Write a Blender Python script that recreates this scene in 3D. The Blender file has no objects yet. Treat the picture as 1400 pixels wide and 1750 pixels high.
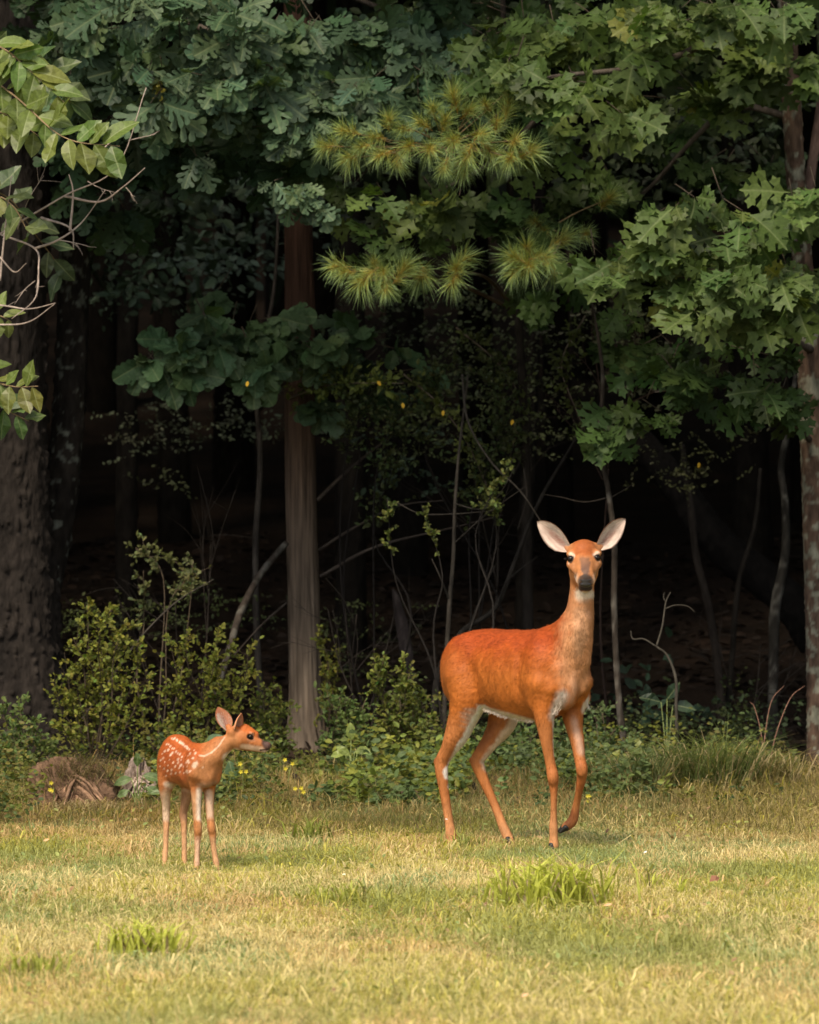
import bpy, math, random
import numpy as np
from mathutils import Vector, Matrix, Quaternion

rng = np.random.default_rng(7)
random.seed(7)
scene = bpy.context.scene
C = scene.collection
PI = math.pi

# ------------------------------------------------------------------ camera, sky, sun, exposure
F = 10250.0            # focal length in photograph pixels (1400 x 1750)
CAMH = 1.5             # eye height
HY = 835.0             # row of the horizon
cam_d = bpy.data.cameras.new("camera")
cam = bpy.data.objects.new("camera", cam_d)
C.objects.link(cam)
cam.location = (0, 0, CAMH)
cam.rotation_euler = (math.radians(90), 0, 0)
cam_d.sensor_fit = 'AUTO'
cam_d.sensor_width = 36.0
cam_d.lens = F / 1750.0 * 36.0
cam_d.shift_y = -(875.0 - HY) / 1750.0
cam_d.clip_end = 2000
cam_d.dof.use_dof = True
cam_d.dof.focus_distance = 24.9
cam_d.dof.aperture_fstop = 7.1
scene.camera = cam

SUN_EL, SUN_AZ = math.radians(50), math.radians(206)   # azimuth clockwise from +Y : behind the camera, to the left
w = bpy.data.worlds.new("World")
scene.world = w
w.use_nodes = True
nt = w.node_tree
nt.nodes.clear()
sky = nt.nodes.new("ShaderNodeTexSky")
sky.sky_type = 'NISHITA'
sky.sun_disc = False
sky.sun_elevation = SUN_EL
sky.sun_rotation = SUN_AZ
sky.dust_density = 3.0
hsv = nt.nodes.new("ShaderNodeHueSaturation")
hsv.inputs["Saturation"].default_value = 0.22
bg = nt.nodes.new("ShaderNodeBackground")
bg.inputs["Strength"].default_value = 0.075
wo = nt.nodes.new("ShaderNodeOutputWorld")
nt.links.new(sky.outputs[0], hsv.inputs["Color"])
nt.links.new(hsv.outputs[0], bg.inputs["Color"])
nt.links.new(bg.outputs[0], wo.inputs["Surface"])

sun_d = bpy.data.lights.new("sun", 'SUN')
sun_d.energy = 1.5
sun_d.angle = math.radians(11)
sun_d.color = (1.0, 0.84, 0.62)
sun = bpy.data.objects.new("sun", sun_d)
C.objects.link(sun)
sdir = Vector((math.sin(SUN_AZ) * math.cos(SUN_EL), math.cos(SUN_AZ) * math.cos(SUN_EL), math.sin(SUN_EL)))
sun.rotation_euler = sdir.to_track_quat('Z', 'Y').to_euler()
scene.view_settings.view_transform = 'Standard'
scene.view_settings.look = 'None'
scene.view_settings.gamma = 1
scene.view_settings.exposure = 1.5
scene.view_settings.use_curve_mapping = False

# ------------------------------------------------------------------ helpers
def at(px, py, Y):
    return np.array([(px - 700.0) * Y / F, Y, CAMH - (py - HY) * Y / F])

def _hash(ix, iy, iz):
    h = (ix.astype(np.int64) * 73856093) ^ (iy.astype(np.int64) * 19349663) ^ (iz.astype(np.int64) * 83492791)
    h = (h ^ (h >> 13)) * 1274126177
    h = h & 0x7fffffff
    h = (h ^ (h >> 15)) * 2246822519
    h = h & 0x7fffffff
    return (h % 100003) / 100003.0

def vnoise(x, y, z=None):
    x = np.asarray(x, dtype=np.float64); y = np.asarray(y, dtype=np.float64)
    z = np.zeros_like(x) if z is None else np.asarray(z, dtype=np.float64) + 0 * x
    x = x + 1000.0; y = y + 1000.0 + 0 * x; z = z + 1000.0
    ix, iy, iz = np.floor(x), np.floor(y), np.floor(z)
    fx, fy, fz = x - ix, y - iy, z - iz
    fx = fx * fx * (3 - 2 * fx); fy = fy * fy * (3 - 2 * fy); fz = fz * fz * (3 - 2 * fz)
    def hh(a, b, c): return _hash(ix + a, iy + b, iz + c)
    c00 = hh(0,0,0) * (1 - fx) + hh(1,0,0) * fx
    c10 = hh(0,1,0) * (1 - fx) + hh(1,1,0) * fx
    c01 = hh(0,0,1) * (1 - fx) + hh(1,0,1) * fx
    c11 = hh(0,1,1) * (1 - fx) + hh(1,1,1) * fx
    return (c00 * (1 - fy) + c10 * fy) * (1 - fz) + (c01 * (1 - fy) + c11 * fy) * fz

def fbm(x, y, z=None, oct=3):
    s, a, t = 0, 1.0, 0
    for o in range(oct):
        f = 2.0 ** o
        s = s + a * vnoise(np.asarray(x) * f + 17 * o, np.asarray(y) * f, None if z is None else np.asarray(z) * f)
        t += a; a *= 0.5
    return s / t

def smooth01(x, a, b):
    t = np.clip((x - a) / (b - a), 0, 1)
    return t * t * (3 - 2 * t)

def make_mesh(name, V, loops, totals, mats, col=None, uv=None, smooth=True, normals=None):
    """V (n,3); loops flat vertex indices; totals loops per face; col (n,3) per vertex; uv (len(loops),2)"""
    me = bpy.data.meshes.new(name)
    V = np.ascontiguousarray(V, dtype=np.float32)
    loops = np.ascontiguousarray(loops, dtype=np.int32)
    totals = np.ascontiguousarray(totals, dtype=np.int32)
    me.vertices.add(len(V)); me.vertices.foreach_set("co", V.ravel())
    me.loops.add(len(loops)); me.loops.foreach_set("vertex_index", loops)
    me.polygons.add(len(totals))
    starts = np.concatenate([[0], np.cumsum(totals)[:-1]]).astype(np.int32)
    me.polygons.foreach_set("loop_start", starts)
    me.update(calc_edges=True)
    if col is not None:
        ca = me.color_attributes.new("Col", 'FLOAT_COLOR', 'POINT')
        c4 = np.ones((len(V), 4), dtype=np.float32); c4[:, :3] = col
        ca.data.foreach_set("color", c4.ravel())
    if uv is not None:
        ul = me.uv_layers.new(name="UVMap")
        ul.data.foreach_set("uv", np.ascontiguousarray(uv, dtype=np.float32).ravel())
    me.polygons.foreach_set("use_smooth", np.full(len(totals), smooth))
    for m in (mats if isinstance(mats, (list, tuple)) else [mats]):
        me.materials.append(m)
    if normals is not None:
        me.normals_split_custom_set_from_vertices(np.ascontiguousarray(normals, dtype=np.float32))
    return me

class Geo:
    """collects pieces into one mesh"""
    def __init__(s): s.V=[]; s.L=[]; s.T=[]; s.Cc=[]; s.n=0
    def add(s, V, L, T, col=None):
        V = np.asarray(V, dtype=np.float64)
        s.V.append(V); s.L.append(np.asarray(L) + s.n); s.T.append(np.asarray(T))
        if col is None: col = np.ones((len(V), 3))
        col = np.asarray(col, dtype=np.float64)
        if col.ndim == 1: col = np.tile(col, (len(V), 1))
        s.Cc.append(col); s.n += len(V)
    def mesh(s, name, mat, smooth=True, off=(0,0,0)):
        return make_mesh(name, np.concatenate(s.V) - np.asarray(off), np.concatenate(s.L), np.concatenate(s.T), mat, np.concatenate(s.Cc), None, smooth)

def props(o, label=None, cat=None, group=None, kind=None):
    if label: o['label'] = label
    if cat: o['category'] = cat
    if group: o['group'] = group
    if kind: o['kind'] = kind
    return o

def link(name, me, parent=None):
    o = bpy.data.objects.new(name, me); C.objects.link(o)
    if parent is not None: o.parent = parent
    return o

class Thing:
    def __init__(s, name, loc, label, cat, group=None):
        s.loc = np.asarray(loc, dtype=float)
        s.root = bpy.data.objects.new(name, None); C.objects.link(s.root)
        s.root.empty_display_size = 0.1
        s.root.location = tuple(s.loc)
        props(s.root, label, cat, group)
    def part(s, name, geo, mat, smooth=True, kind=None, label=None):
        me = geo.mesh(name, mat, smooth, s.loc)
        o = link(name, me, s.root)
        props(o, label, None, None, kind)
        return o

def grid_faces(nu, nv, closed_u=False):
    """verts index i*nu+j , i in nv rows"""
    jj = np.arange(nu if closed_u else nu - 1)
    ii = np.arange(nv - 1)
    J, I = np.meshgrid(jj, ii)
    J2 = (J + 1) % nu
    q = np.stack([I * nu + J, I * nu + J2, (I + 1) * nu + J2, (I + 1) * nu + J], -1).reshape(-1, 4)
    return q.ravel(), np.full(len(q), 4)

def resample(pts, n):
    """catmull-rom through pts to n points"""
    P = np.asarray(pts, dtype=float)
    if len(P) == 2:
        t = np.linspace(0, 1, n)[:, None]; return P[0] * (1 - t) + P[1] * t
    Q = np.vstack([2 * P[0] - P[1], P, 2 * P[-1] - P[-2]])
    t = np.linspace(0, len(P) - 1 - 1e-9, n); k = t.astype(int); f = (t - k)[:, None]
    p0, p1, p2, p3 = Q[k], Q[k + 1], Q[k + 2], Q[k + 3]
    return 0.5 * (2 * p1 + (p2 - p0) * f + (2 * p0 - 5 * p1 + 4 * p2 - p3) * f ** 2 + (3 * p1 - p0 - 3 * p2 + p3) * f ** 3)

def tube(geo, pts, radii, nseg=6, n=None, col=(1,1,1), disp=None, cap=True):
    """tapered tube along pts. disp(theta, s, P)->radial factor multiplier"""
    P = resample(np.c_[np.asarray(pts, float), np.interp(np.linspace(0,1,len(pts)), np.linspace(0,1,len(radii)), radii)], n or max(len(pts), 2))
    R = P[:, 3]; P = P[:, :3]
    Tn = np.gradient(P, axis=0); Tn /= np.linalg.norm(Tn, axis=1)[:, None] + 1e-9
    ref = np.array([0.0, 1.0, 0.0]) if abs(Tn[:, 1]).mean() < 0.8 else np.array([1.0, 0, 0])
    A = np.cross(Tn, ref); A /= np.linalg.norm(A, axis=1)[:, None] + 1e-9
    B = np.cross(Tn, A)
    th = np.linspace(0, 2 * PI, nseg, endpoint=False)
    ct, st = np.cos(th), np.sin(th)
    S = np.concatenate([[0], np.cumsum(np.linalg.norm(np.diff(P, axis=0), axis=1))])
    rr = np.tile(R[:, None], (1, nseg))
    if disp is not None: rr = rr + disp(np.tile(th, (len(P), 1)), np.tile(S[:, None], (1, nseg)), rr)
    V = P[:, None, :] + (A[:, None, :] * ct[None, :, None] + B[:, None, :] * st[None, :, None]) * rr[..., None]
    V = V.reshape(-1, 3)
    L, T = grid_faces(nseg, len(P), True)
    if cap:
        L = np.concatenate([L, np.arange(nseg)[::-1], (len(P) - 1) * nseg + np.arange(nseg)])
        T = np.concatenate([T, [nseg, nseg]])
    geo.add(V, L, T, col)
    return V

# ------------------------------------------------------------------ materials
def nodes(name):
    m = bpy.data.materials.new(name); m.use_nodes = True
    t = m.node_tree; t.nodes.clear()
    return m, t, lambda k, **kw: _mk(t, k, kw)
def _mk(t, k, kw):
    n = t.nodes.new(k)
    for a, b in kw.items(): setattr(n, a, b)
    return n

def leaf_material(name, use_obj_col, trans=0.3, rough=0.55, spec=0.22, vein=0.16, gain=1.0):
    m, t, N = nodes(name)
    out = N("ShaderNodeOutputMaterial")
    if use_obj_col:
        src = N("ShaderNodeObjectInfo"); cs = src.outputs["Color"]
    else:
        src = N("ShaderNodeAttribute", attribute_name="Col"); cs = src.outputs["Color"]
    nz = N("ShaderNodeTexNoise"); nz.inputs["Scale"].default_value = 60
    geo = N("ShaderNodeNewGeometry")
    t.links.new(geo.outputs["Position"], nz.inputs["Vector"])
    mr = N("ShaderNodeMapRange"); mr.inputs[1].default_value = 0.3; mr.inputs[2].default_value = 0.7
    mr.inputs[3].default_value = 0.78 * gain; mr.inputs[4].default_value = 1.2 * gain
    t.links.new(nz.outputs[0], mr.inputs[0])
    mul = N("ShaderNodeVectorMath", operation='SCALE')
    t.links.new(cs, mul.inputs[0]); t.links.new(mr.outputs[0], mul.inputs["Scale"])
    col = mul.outputs[0]
    if vein > 0 and use_obj_col is not None:
        uv = N("ShaderNodeUVMap")
        sp = N("ShaderNodeSeparateXYZ"); t.links.new(uv.outputs[0], sp.inputs[0])
        ab = N("ShaderNodeMath", operation='ABSOLUTE'); t.links.new(sp.outputs[0], ab.inputs[0])
        # side veins: stripes in v + |u|
        ad = N("ShaderNodeMath", operation='MULTIPLY_ADD'); ad.inputs[1].default_value = -0.55
        t.links.new(ab.outputs[0], ad.inputs[0]); t.links.new(sp.outputs[1], ad.inputs[2])
        fr = N("ShaderNodeMath", operation='PINGPONG'); fr.inputs[1].default_value = 0.055
        t.links.new(ad.outputs[0], fr.inputs[0])
        lt = N("ShaderNodeMapRange"); lt.inputs[1].default_value = 0.0; lt.inputs[2].default_value = 0.010
        lt.inputs[3].default_value = 0.3; lt.inputs[4].default_value = 0
        t.links.new(fr.outputs[0], lt.inputs[0])
        mb = N("ShaderNodeMapRange"); mb.inputs[1].default_value = 0.008; mb.inputs[2].default_value = 0.028
        mb.inputs[3].default_value = 1; mb.inputs[4].default_value = 0
        t.links.new(ab.outputs[0], mb.inputs[0])
        mx = N("ShaderNodeMath", operation='MAXIMUM'); t.links.new(lt.outputs[0], mx.inputs[0]); t.links.new(mb.outputs[0], mx.inputs[1])
        ms = N("ShaderNodeMath", operation='MULTIPLY'); ms.inputs[1].default_value = vein; t.links.new(mx.outputs[0], ms.inputs[0])
        mixc = N("ShaderNodeMix", data_type='RGBA'); mixc.inputs["B"].default_value = (0.36, 0.40, 0.20, 1)
        t.links.new(ms.outputs[0], mixc.inputs["Factor"]); t.links.new(col, mixc.inputs["A"])
        col = mixc.outputs["Result"]
    p = N("ShaderNodeBsdfPrincipled")
    p.inputs["Roughness"].default_value = rough
    p.inputs["Specular IOR Level"].default_value = spec
    t.links.new(col, p.inputs["Base Color"])
    tr = N("ShaderNodeBsdfTranslucent")
    tc = N("ShaderNodeVectorMath", operation='MULTIPLY'); tc.inputs[1].default_value = (1.25, 1.3, 0.5)
    t.links.new(col, tc.inputs[0]); t.links.new(tc.outputs[0], tr.inputs["Color"])
    mix = N("ShaderNodeMixShader"); mix.inputs[0].default_value = trans
    t.links.new(p.outputs[0], mix.inputs[1]); t.links.new(tr.outputs[0], mix.inputs[2])
    t.links.new(mix.outputs[0], out.inputs["Surface"])
    return m

def col_material(name, rough=0.8, spec=0.2, noise_scale=40, lo=0.75, hi=1.2, bump=0.3, bump_scale=120, stretch=(1,1,1), bdist=0.004):
    """vertex colour times fine noise, with bump"""
    m, t, N = nodes(name)
    out = N("ShaderNodeOutputMaterial"); p = N("ShaderNodeBsdfPrincipled")
    a = N("ShaderNodeAttribute", attribute_name="Col")
    tc = N("ShaderNodeTexCoord"); mp = N("ShaderNodeMapping"); mp.inputs["Scale"].default_value = stretch
    t.links.new(tc.outputs["Object"], mp.inputs[0])
    nz = N("ShaderNodeTexNoise"); nz.inputs["Scale"].default_value = noise_scale; nz.inputs["Detail"].default_value = 5
    t.links.new(mp.outputs[0], nz.inputs["Vector"])
    mr = N("ShaderNodeMapRange"); mr.inputs[1].default_value = 0.3; mr.inputs[2].default_value = 0.7
    mr.inputs[3].default_value = lo; mr.inputs[4].default_value = hi
    t.links.new(nz.outputs[0], mr.inputs[0])
    sc = N("ShaderNodeVectorMath", operation='SCALE')
    t.links.new(a.outputs["Color"], sc.inputs[0]); t.links.new(mr.outputs[0], sc.inputs["Scale"])
    t.links.new(sc.outputs[0], p.inputs["Base Color"])
    nb = N("ShaderNodeTexNoise"); nb.inputs["Scale"].default_value = bump_scale; nb.inputs["Detail"].default_value = 4
    t.links.new(mp.outputs[0], nb.inputs["Vector"])
    bp = N("ShaderNodeBump"); bp.inputs["Strength"].default_value = bump; bp.inputs["Distance"].default_value = bdist
    t.links.new(nb.outputs[0], bp.inputs["Height"]); t.links.new(bp.outputs[0], p.inputs["Normal"])
    p.inputs["Roughness"].default_value = rough; p.inputs["Specular IOR Level"].default_value = spec
    t.links.new(p.outputs[0], out.inputs["Surface"])
    return m

M = {}
M['leaf_obj'] = leaf_material('leaf_single', True)
M['leaf_col'] = leaf_material('leaf_mass', False, vein=0)
M['leaf_gloss'] = leaf_material('leaf_glossy', True, trans=0.35, rough=0.42, spec=0.3, vein=0.35)
M['leaf_far'] = leaf_material('leaf_far', False, vein=0, trans=0.12)
M['grass'] = leaf_material('grass_blade', False, vein=0, trans=0.35, rough=0.6, spec=0.2)
M['needle'] = leaf_material('pine_needle', False, vein=0, trans=0.2, rough=0.5, spec=0.3)
M['bark'] = col_material('bark', 0.92, 0.12, 30, 0.55, 1.35, 0.8, 90, (1,1,0.35), 0.008)
M['cedar'] = col_material('cedar_bark', 0.9, 0.12, 45, 0.5, 1.35, 0.9, 70, (1,1,0.06), 0.010)
M['twig'] = col_material('twig', 0.85, 0.15, 60, 0.7, 1.25, 0.4, 200)
M['fur'] = col_material('deer_fur', 0.62, 0.22, 55, 0.86, 1.12, 0.25, 260, (1,1,0.35), 0.003)
M['hair'] = col_material('deer_hair', 0.55, 0.25, 60, 0.9, 1.1, 0.0, 100)
M['wood'] = col_material('old_wood', 0.9, 0.12, 35, 0.55, 1.35, 0.8, 80, (0.4,1,1), 0.008)
M['litter'] = col_material('dead_leaf', 0.8, 0.2, 60, 0.7, 1.2, 0.2, 100)
M['petal'] = col_material('petal', 0.6, 0.2, 60, 0.9, 1.1, 0.0, 100)

def simple(name, col, rough, spec=0.5, coat=0):
    m, t, N = nodes(name)
    out = N("ShaderNodeOutputMaterial"); p = N("ShaderNodeBsdfPrincipled")
    nz = N("ShaderNodeTexNoise"); nz.inputs["Scale"].default_value = 200
    geo = N("ShaderNodeTexCoord"); t.links.new(geo.outputs["Object"], nz.inputs["Vector"])
    mr = N("ShaderNodeMix", data_type='RGBA'); mr.inputs["A"].default_value = (*[c * 0.8 for c in col], 1); mr.inputs["B"].default_value = (*[c * 1.2 for c in col], 1)
    t.links.new(nz.outputs[0], mr.inputs["Factor"]); t.links.new(mr.outputs["Result"], p.inputs["Base Color"])
    bp = N("ShaderNodeBump"); bp.inputs["Strength"].default_value = 0.2; bp.inputs["Distance"].default_value = 0.001
    t.links.new(nz.outputs[0], bp.inputs["Height"])
    if coat == 0: t.links.new(bp.outputs[0], p.inputs["Normal"])
    p.inputs["Roughness"].default_value = rough; p.inputs["Specular IOR Level"].default_value = spec
    p.inputs["Coat Weight"].default_value = coat; p.inputs["Coat Roughness"].default_value = 0.05
    t.links.new(p.outputs[0], out.inputs["Surface"])
    return m
M['eye'] = simple('deer_eye', (0.008, 0.005, 0.004), 0.10, 0.22)
M['nose'] = simple('deer_nose', (0.016, 0.014, 0.016), 0.34, 0.75)
M['hoof'] = simple('deer_hoof', (0.02, 0.017, 0.015), 0.4, 0.4)

# ------------------------------------------------------------------ ground
EDGE = 27.7          # where the lawn gives way to the wood
def gz(x, y):
    x = np.asarray(x, float); y = np.asarray(y, float)
    h = (fbm(x * 0.7 + 3, y * 0.5, None, 2) - 0.5) * 0.05
    h = h * smooth01(np.abs(y - 24.6), 0.9, 2.5)
    h = h + 0.04 * smooth01(y, 27.2, 30)
    far = np.clip(y - 37, 0, None)
    h = h + far * 0.115 + np.where(y > 33, (fbm(x * 0.25, y * 0.25, None, 3) - 0.5) * 0.5 * smooth01(y, 33, 42), 0)
    return h

def coords(lo, hi, dlo, dhi, step, grow=1.35):
    c = list(np.arange(dlo, dhi + 1e-6, step))
    s = step
    while c[-1] < hi: s *= grow; c.append(min(hi, c[-1] + s))
    s = step
    while c[0] > lo: s *= grow; c.insert(0, max(lo, c[0] - s))
    return np.array(c)
def sheet(name, y0, y1, d0, d1, mat):
    xs = coords(-260, 260, -4, 4, 0.08); ys = coords(y0, y1, d0, d1, 0.08)
    if name == 'lawn': ys = ys[ys <= y1 + 1e-6]
    X, Y = np.meshgrid(xs, ys)
    Z = gz(X, Y)
    L, T = grid_faces(len(xs), len(ys))
    me = make_mesh(name, np.stack([X.ravel(), Y.ravel(), Z.ravel()], 1), L, T, mat)
    return props(link(name, me), kind='structure')

def ground_mat(name, cols, scale):
    m, t, N = nodes(name)
    out = N("ShaderNodeOutputMaterial"); p = N("ShaderNodeBsdfPrincipled")
    geo = N("ShaderNodeNewGeometry")
    n1 = N("ShaderNodeTexNoise"); n1.inputs["Scale"].default_value = scale; n1.inputs["Detail"].default_value = 8
    n2 = N("ShaderNodeTexNoise"); n2.inputs["Scale"].default_value = scale * 12; n2.inputs["Detail"].default_value = 4
    for n in (n1, n2): t.links.new(geo.outputs["Position"], n.inputs["Vector"])
    ad = N("ShaderNodeMath", operation='MULTIPLY_ADD'); ad.inputs[1].default_value = 0.5
    t.links.new(n2.outputs[0], ad.inputs[0])
    hf = N("ShaderNodeMath", operation='MULTIPLY'); hf.inputs[1].default_value = 0.5
    t.links.new(n1.outputs[0], hf.inputs[0]); t.links.new(hf.outputs[0], ad.inputs[2])
    r = N("ShaderNodeValToRGB")
    while len(r.color_ramp.elements) < len(cols): r.color_ramp.elements.new(0.5)
    for i, c in enumerate(cols):
        r.color_ramp.elements[i].position = 0.32 + 0.36 * i / (len(cols) - 1)
        r.color_ramp.elements[i].color = (*c, 1)
    t.links.new(ad.outputs[0], r.inputs[0]); t.links.new(r.outputs[0], p.inputs["Base Color"])
    bp = N("ShaderNodeBump"); bp.inputs["Strength"].default_value = 0.9; bp.inputs["Distance"].default_value = 0.03
    t.links.new(n2.outputs[0], bp.inputs["Height"]); t.links.new(bp.outputs[0], p.inputs["Normal"])
    p.inputs["Roughness"].default_value = 0.95; p.inputs["Specular IOR Level"].default_value = 0.1
    t.links.new(p.outputs[0], out.inputs["Surface"])
    return m
sheet('lawn', -260, EDGE, 14, EDGE, ground_mat('lawn_soil', [(0.10,0.075,0.03),(0.14,0.14,0.045),(0.24,0.20,0.09)], 3))
sheet('forest_floor', EDGE, 300, EDGE, 40, ground_mat('forest_soil', [(0.010,0.008,0.006),(0.022,0.015,0.011),(0.045,0.028,0.019)], 2))

# ------------------------------------------------------------------ leaves
def lobed_leaf(name, kind, seed, mat):
    """one leaf, base at origin, midrib along +Y to length 1, normal +Z. returns template dict"""
    r = random.Random(seed)
    V = []; L = []; T = []; UV = []
    def bend(x, y):
        fold = 0.22; curl = curlv
        z = abs(x) * fold - curl * y * y + wav * math.sin(y * 9 + x * 5 + seed) * abs(x)
        return z
    curlv = r.uniform(-0.05, 0.42); wav = r.uniform(0.05, 0.35)
    if kind == 'oval':
        ys = [0, 0.12, 0.3, 0.5, 0.7, 0.87, 1.0]; ws = [0.0, 0.13, 0.235, 0.27, 0.23, 0.12, 0]
        mids = []
        for y in ys: mids.append(len(V)); V.append((0, y, bend(0, y)))
        for s in (-1, 1):
            outs = [mids[0]]
            for y, wd in list(zip(ys, ws))[1:-1]:
                x = s * wd * r.uniform(0.93, 1.07); outs.append(len(V)); V.append((x, y, bend(x, y)))
            outs.append(mids[-1])
            for i in range(len(ys) - 1):
                f = [mids[i], mids[i + 1], outs[i + 1], outs[i]]
                f = [k for j, k in enumerate(f) if k not in f[:j]]
                if s > 0: f = f[::-1]
                L += f; T.append(len(f))
    else:
        if kind == 'white':    # rounded finger lobes, deep sinuses
            nl = 4; lob = [0.17, 0.26, 0.31, 0.23]; sin_ = [0.035, 0.055, 0.07, 0.085, 0.09]; slope = 0.62
        elif kind == 'red':    # bristle-pointed lobes with wide round sinuses
            nl = 3; lob = [0.27, 0.39, 0.31]; sin_ = [0.025, 0.04, 0.05, 0.06]; slope = 0.50
        else:                  # shallow scalloped
            nl = 5; lob = [0.17, 0.27, 0.34, 0.33, 0.22]; sin_ = [0.09, 0.17, 0.23, 0.25, 0.20, 0.17]; slope = 0.5
        y0 = 0.10 if kind != 'red' else 0.15
        ye = 0.84 if kind != 'red' else 0.80
        ymid = [y0 + (ye - y0) * i / nl for i in range(nl + 1)]
        mids = [0]; V.append((0, 0, 0))
        for y in ymid: mids.append(len(V)); V.append((0, y, bend(0, y)))
        tip = len(V); V.append((0, 1.0, bend(0, 1.0)))
        for s in (-1, 1):
            def P(x, y): V.append((s * x, y, bend(x, y))); return len(V) - 1
            sins = [P(sin_[i] * r.uniform(0.8, 1.2), ymid[i] + (0.01 if i < nl else 0.02)) for i in range(nl + 1)]
            f = [mids[0], mids[1], sins[0]];  L += f if s < 0 else f[::-1]; T.append(3)
            for i in range(nl):
                wl = lob[i] * r.uniform(0.82, 1.15); h = ymid[i + 1] - ymid[i]; sl = slope * r.uniform(.8, 1.25)
                ca, sa = 1 / math.hypot(1, sl), sl / math.hypot(1, sl)
                def A(f, p):   # point along the lobe's axis, offset p across it
                    return P(f * wl - p * sa, ymid[i] + h * 0.42 + f * wl * sl + p * ca)
                if kind == 'red':
                    pts = [A(.40, -.052), A(.72, -.105), A(.78, -.045), A(1.04, -.01), A(.84, .045), A(.80, .105), A(.42, .056)]
                elif kind == 'white':
                    pts = [A(.40, -.035), A(.80, -.062), A(1.0, -.03), A(1.0, .03), A(.82, .062), A(.42, .038)]
                else:
                    pts = [A(.72, -.075), A(.98, -.04), A(1.0, .03), A(.85, .075)]
                ring = [mids[i + 1], mids[i + 2], sins[i + 1]] + pts[::-1] + [sins[i]]
                L += ring if s < 0 else ring[::-1]; T.append(len(ring))
            if kind == 'red':
                a = P(0.15, 0.90); b = P(0.045, 0.92); ring = [mids[-1], tip, b, a, sins[-1]]
            elif kind == 'white':
                a = P(0.14, 0.91); b = P(0.09, 0.985); ring = [mids[-1], tip, b, a, sins[-1]]
            else:
                a = P(0.20, 0.93); b = P(0.10, 0.99); ring = [mids[-1], tip, b, a, sins[-1]]
            L += ring if s < 0 else ring[::-1]; T.append(len(ring))
    V = np.array(V); L = np.array(L); T = np.array(T)
    uv = V[L][:, :2]
    me = make_mesh(name, V, L, T, mat, None, uv, smooth=False)
    return dict(V=V, L=L, T=T, me=me)

LEAF = {k: [lobed_leaf('leaf', k, 11 * i + j * 3 + 1, M['leaf_gloss'] if k == 'oval' else M['leaf_obj']) for j in range(8)]
        for i, k in enumerate(['white', 'red', 'scallop', 'oval'])}

def frames(d, nrm):
    """columns x,y,z with y=d, z~nrm ; arrays (n,3)"""
    d = d / (np.linalg.norm(d, axis=1)[:, None] + 1e-9)
    x = np.cross(d, nrm); x /= np.linalg.norm(x, axis=1)[:, None] + 1e-9
    z = np.cross(x, d)
    return np.stack([x, d, z], axis=2)     # (n,3,3) matrices

def merge_templates(geo, tmpl, P, R, S, cols):
    n = len(P)
    if n == 0: return
    V = np.einsum('nij,kj->nki', R * S[:, None, None], tmpl['V']) + P[:, None, :]
    k = len(tmpl['V'])
    L = (tmpl['L'][None, :] + (np.arange(n) * k)[:, None]).ravel()
    T = np.tile(tmpl['T'], n)
    geo.add(V.reshape(-1, 3), L, T, np.repeat(cols, k, axis=0))

class Leaves:
    def __init__(s): s.P=[]; s.D=[]; s.N=[]; s.S=[]; s.Cc=[]
    def add(s, P, D, N, S, Cc):
        s.P.append(P); s.D.append(D); s.N.append(N); s.S.append(S); s.Cc.append(Cc)
    def finish(s, thing, kind, nobj=300, mass_name='foliage', mass_mat='leaf_col'):
        P = np.array(s.P); D = np.array(s.D); N = np.array(s.N); S = np.array(s.S); Cc = np.array(s.Cc)
        R = frames(D, N)
        u = 700 + P[:, 0] * F / P[:, 1]; v = HY - (P[:, 2] - CAMH) * F / P[:, 1]
        inside = (u > -20) & (u < 1420) & (v > -20)
        score = P[:, 1] - 0.6 * np.abs(R[:, 1, 2]) + np.where(inside, 0, 50)
        order = np.argsort(score)
        near = order[:nobj]; near = near[inside[near]]
        mask = np.ones(len(P), bool); mask[near] = False
        var = rng.integers(0, len(LEAF[kind]), len(P))
        for i in near:
            t = LEAF[kind][var[i]]
            o = link('leaf', t['me'], thing.root)
            Mx = Matrix([[*(R[i, r] * S[i]), P[i, r] - thing.loc[r]] for r in range(3)] + [[0, 0, 0, 1]])
            o.matrix_local = Mx
            o.color = (*Cc[i], 1)
        rest = np.where(mask)[0]
        if len(rest):
            g = Geo()
            for k in range(len(LEAF[kind])):
                idx = rest[var[rest] == k]
                merge_templates(g, LEAF[kind][k], P[idx], R[idx], S[idx], Cc[idx])
            thing.part(mass_name, g, M[mass_mat], smooth=False, kind='stuff')

def unit(v):
    v = np.asarray(v, float); return v / (np.linalg.norm(v) + 1e-9)

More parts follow.
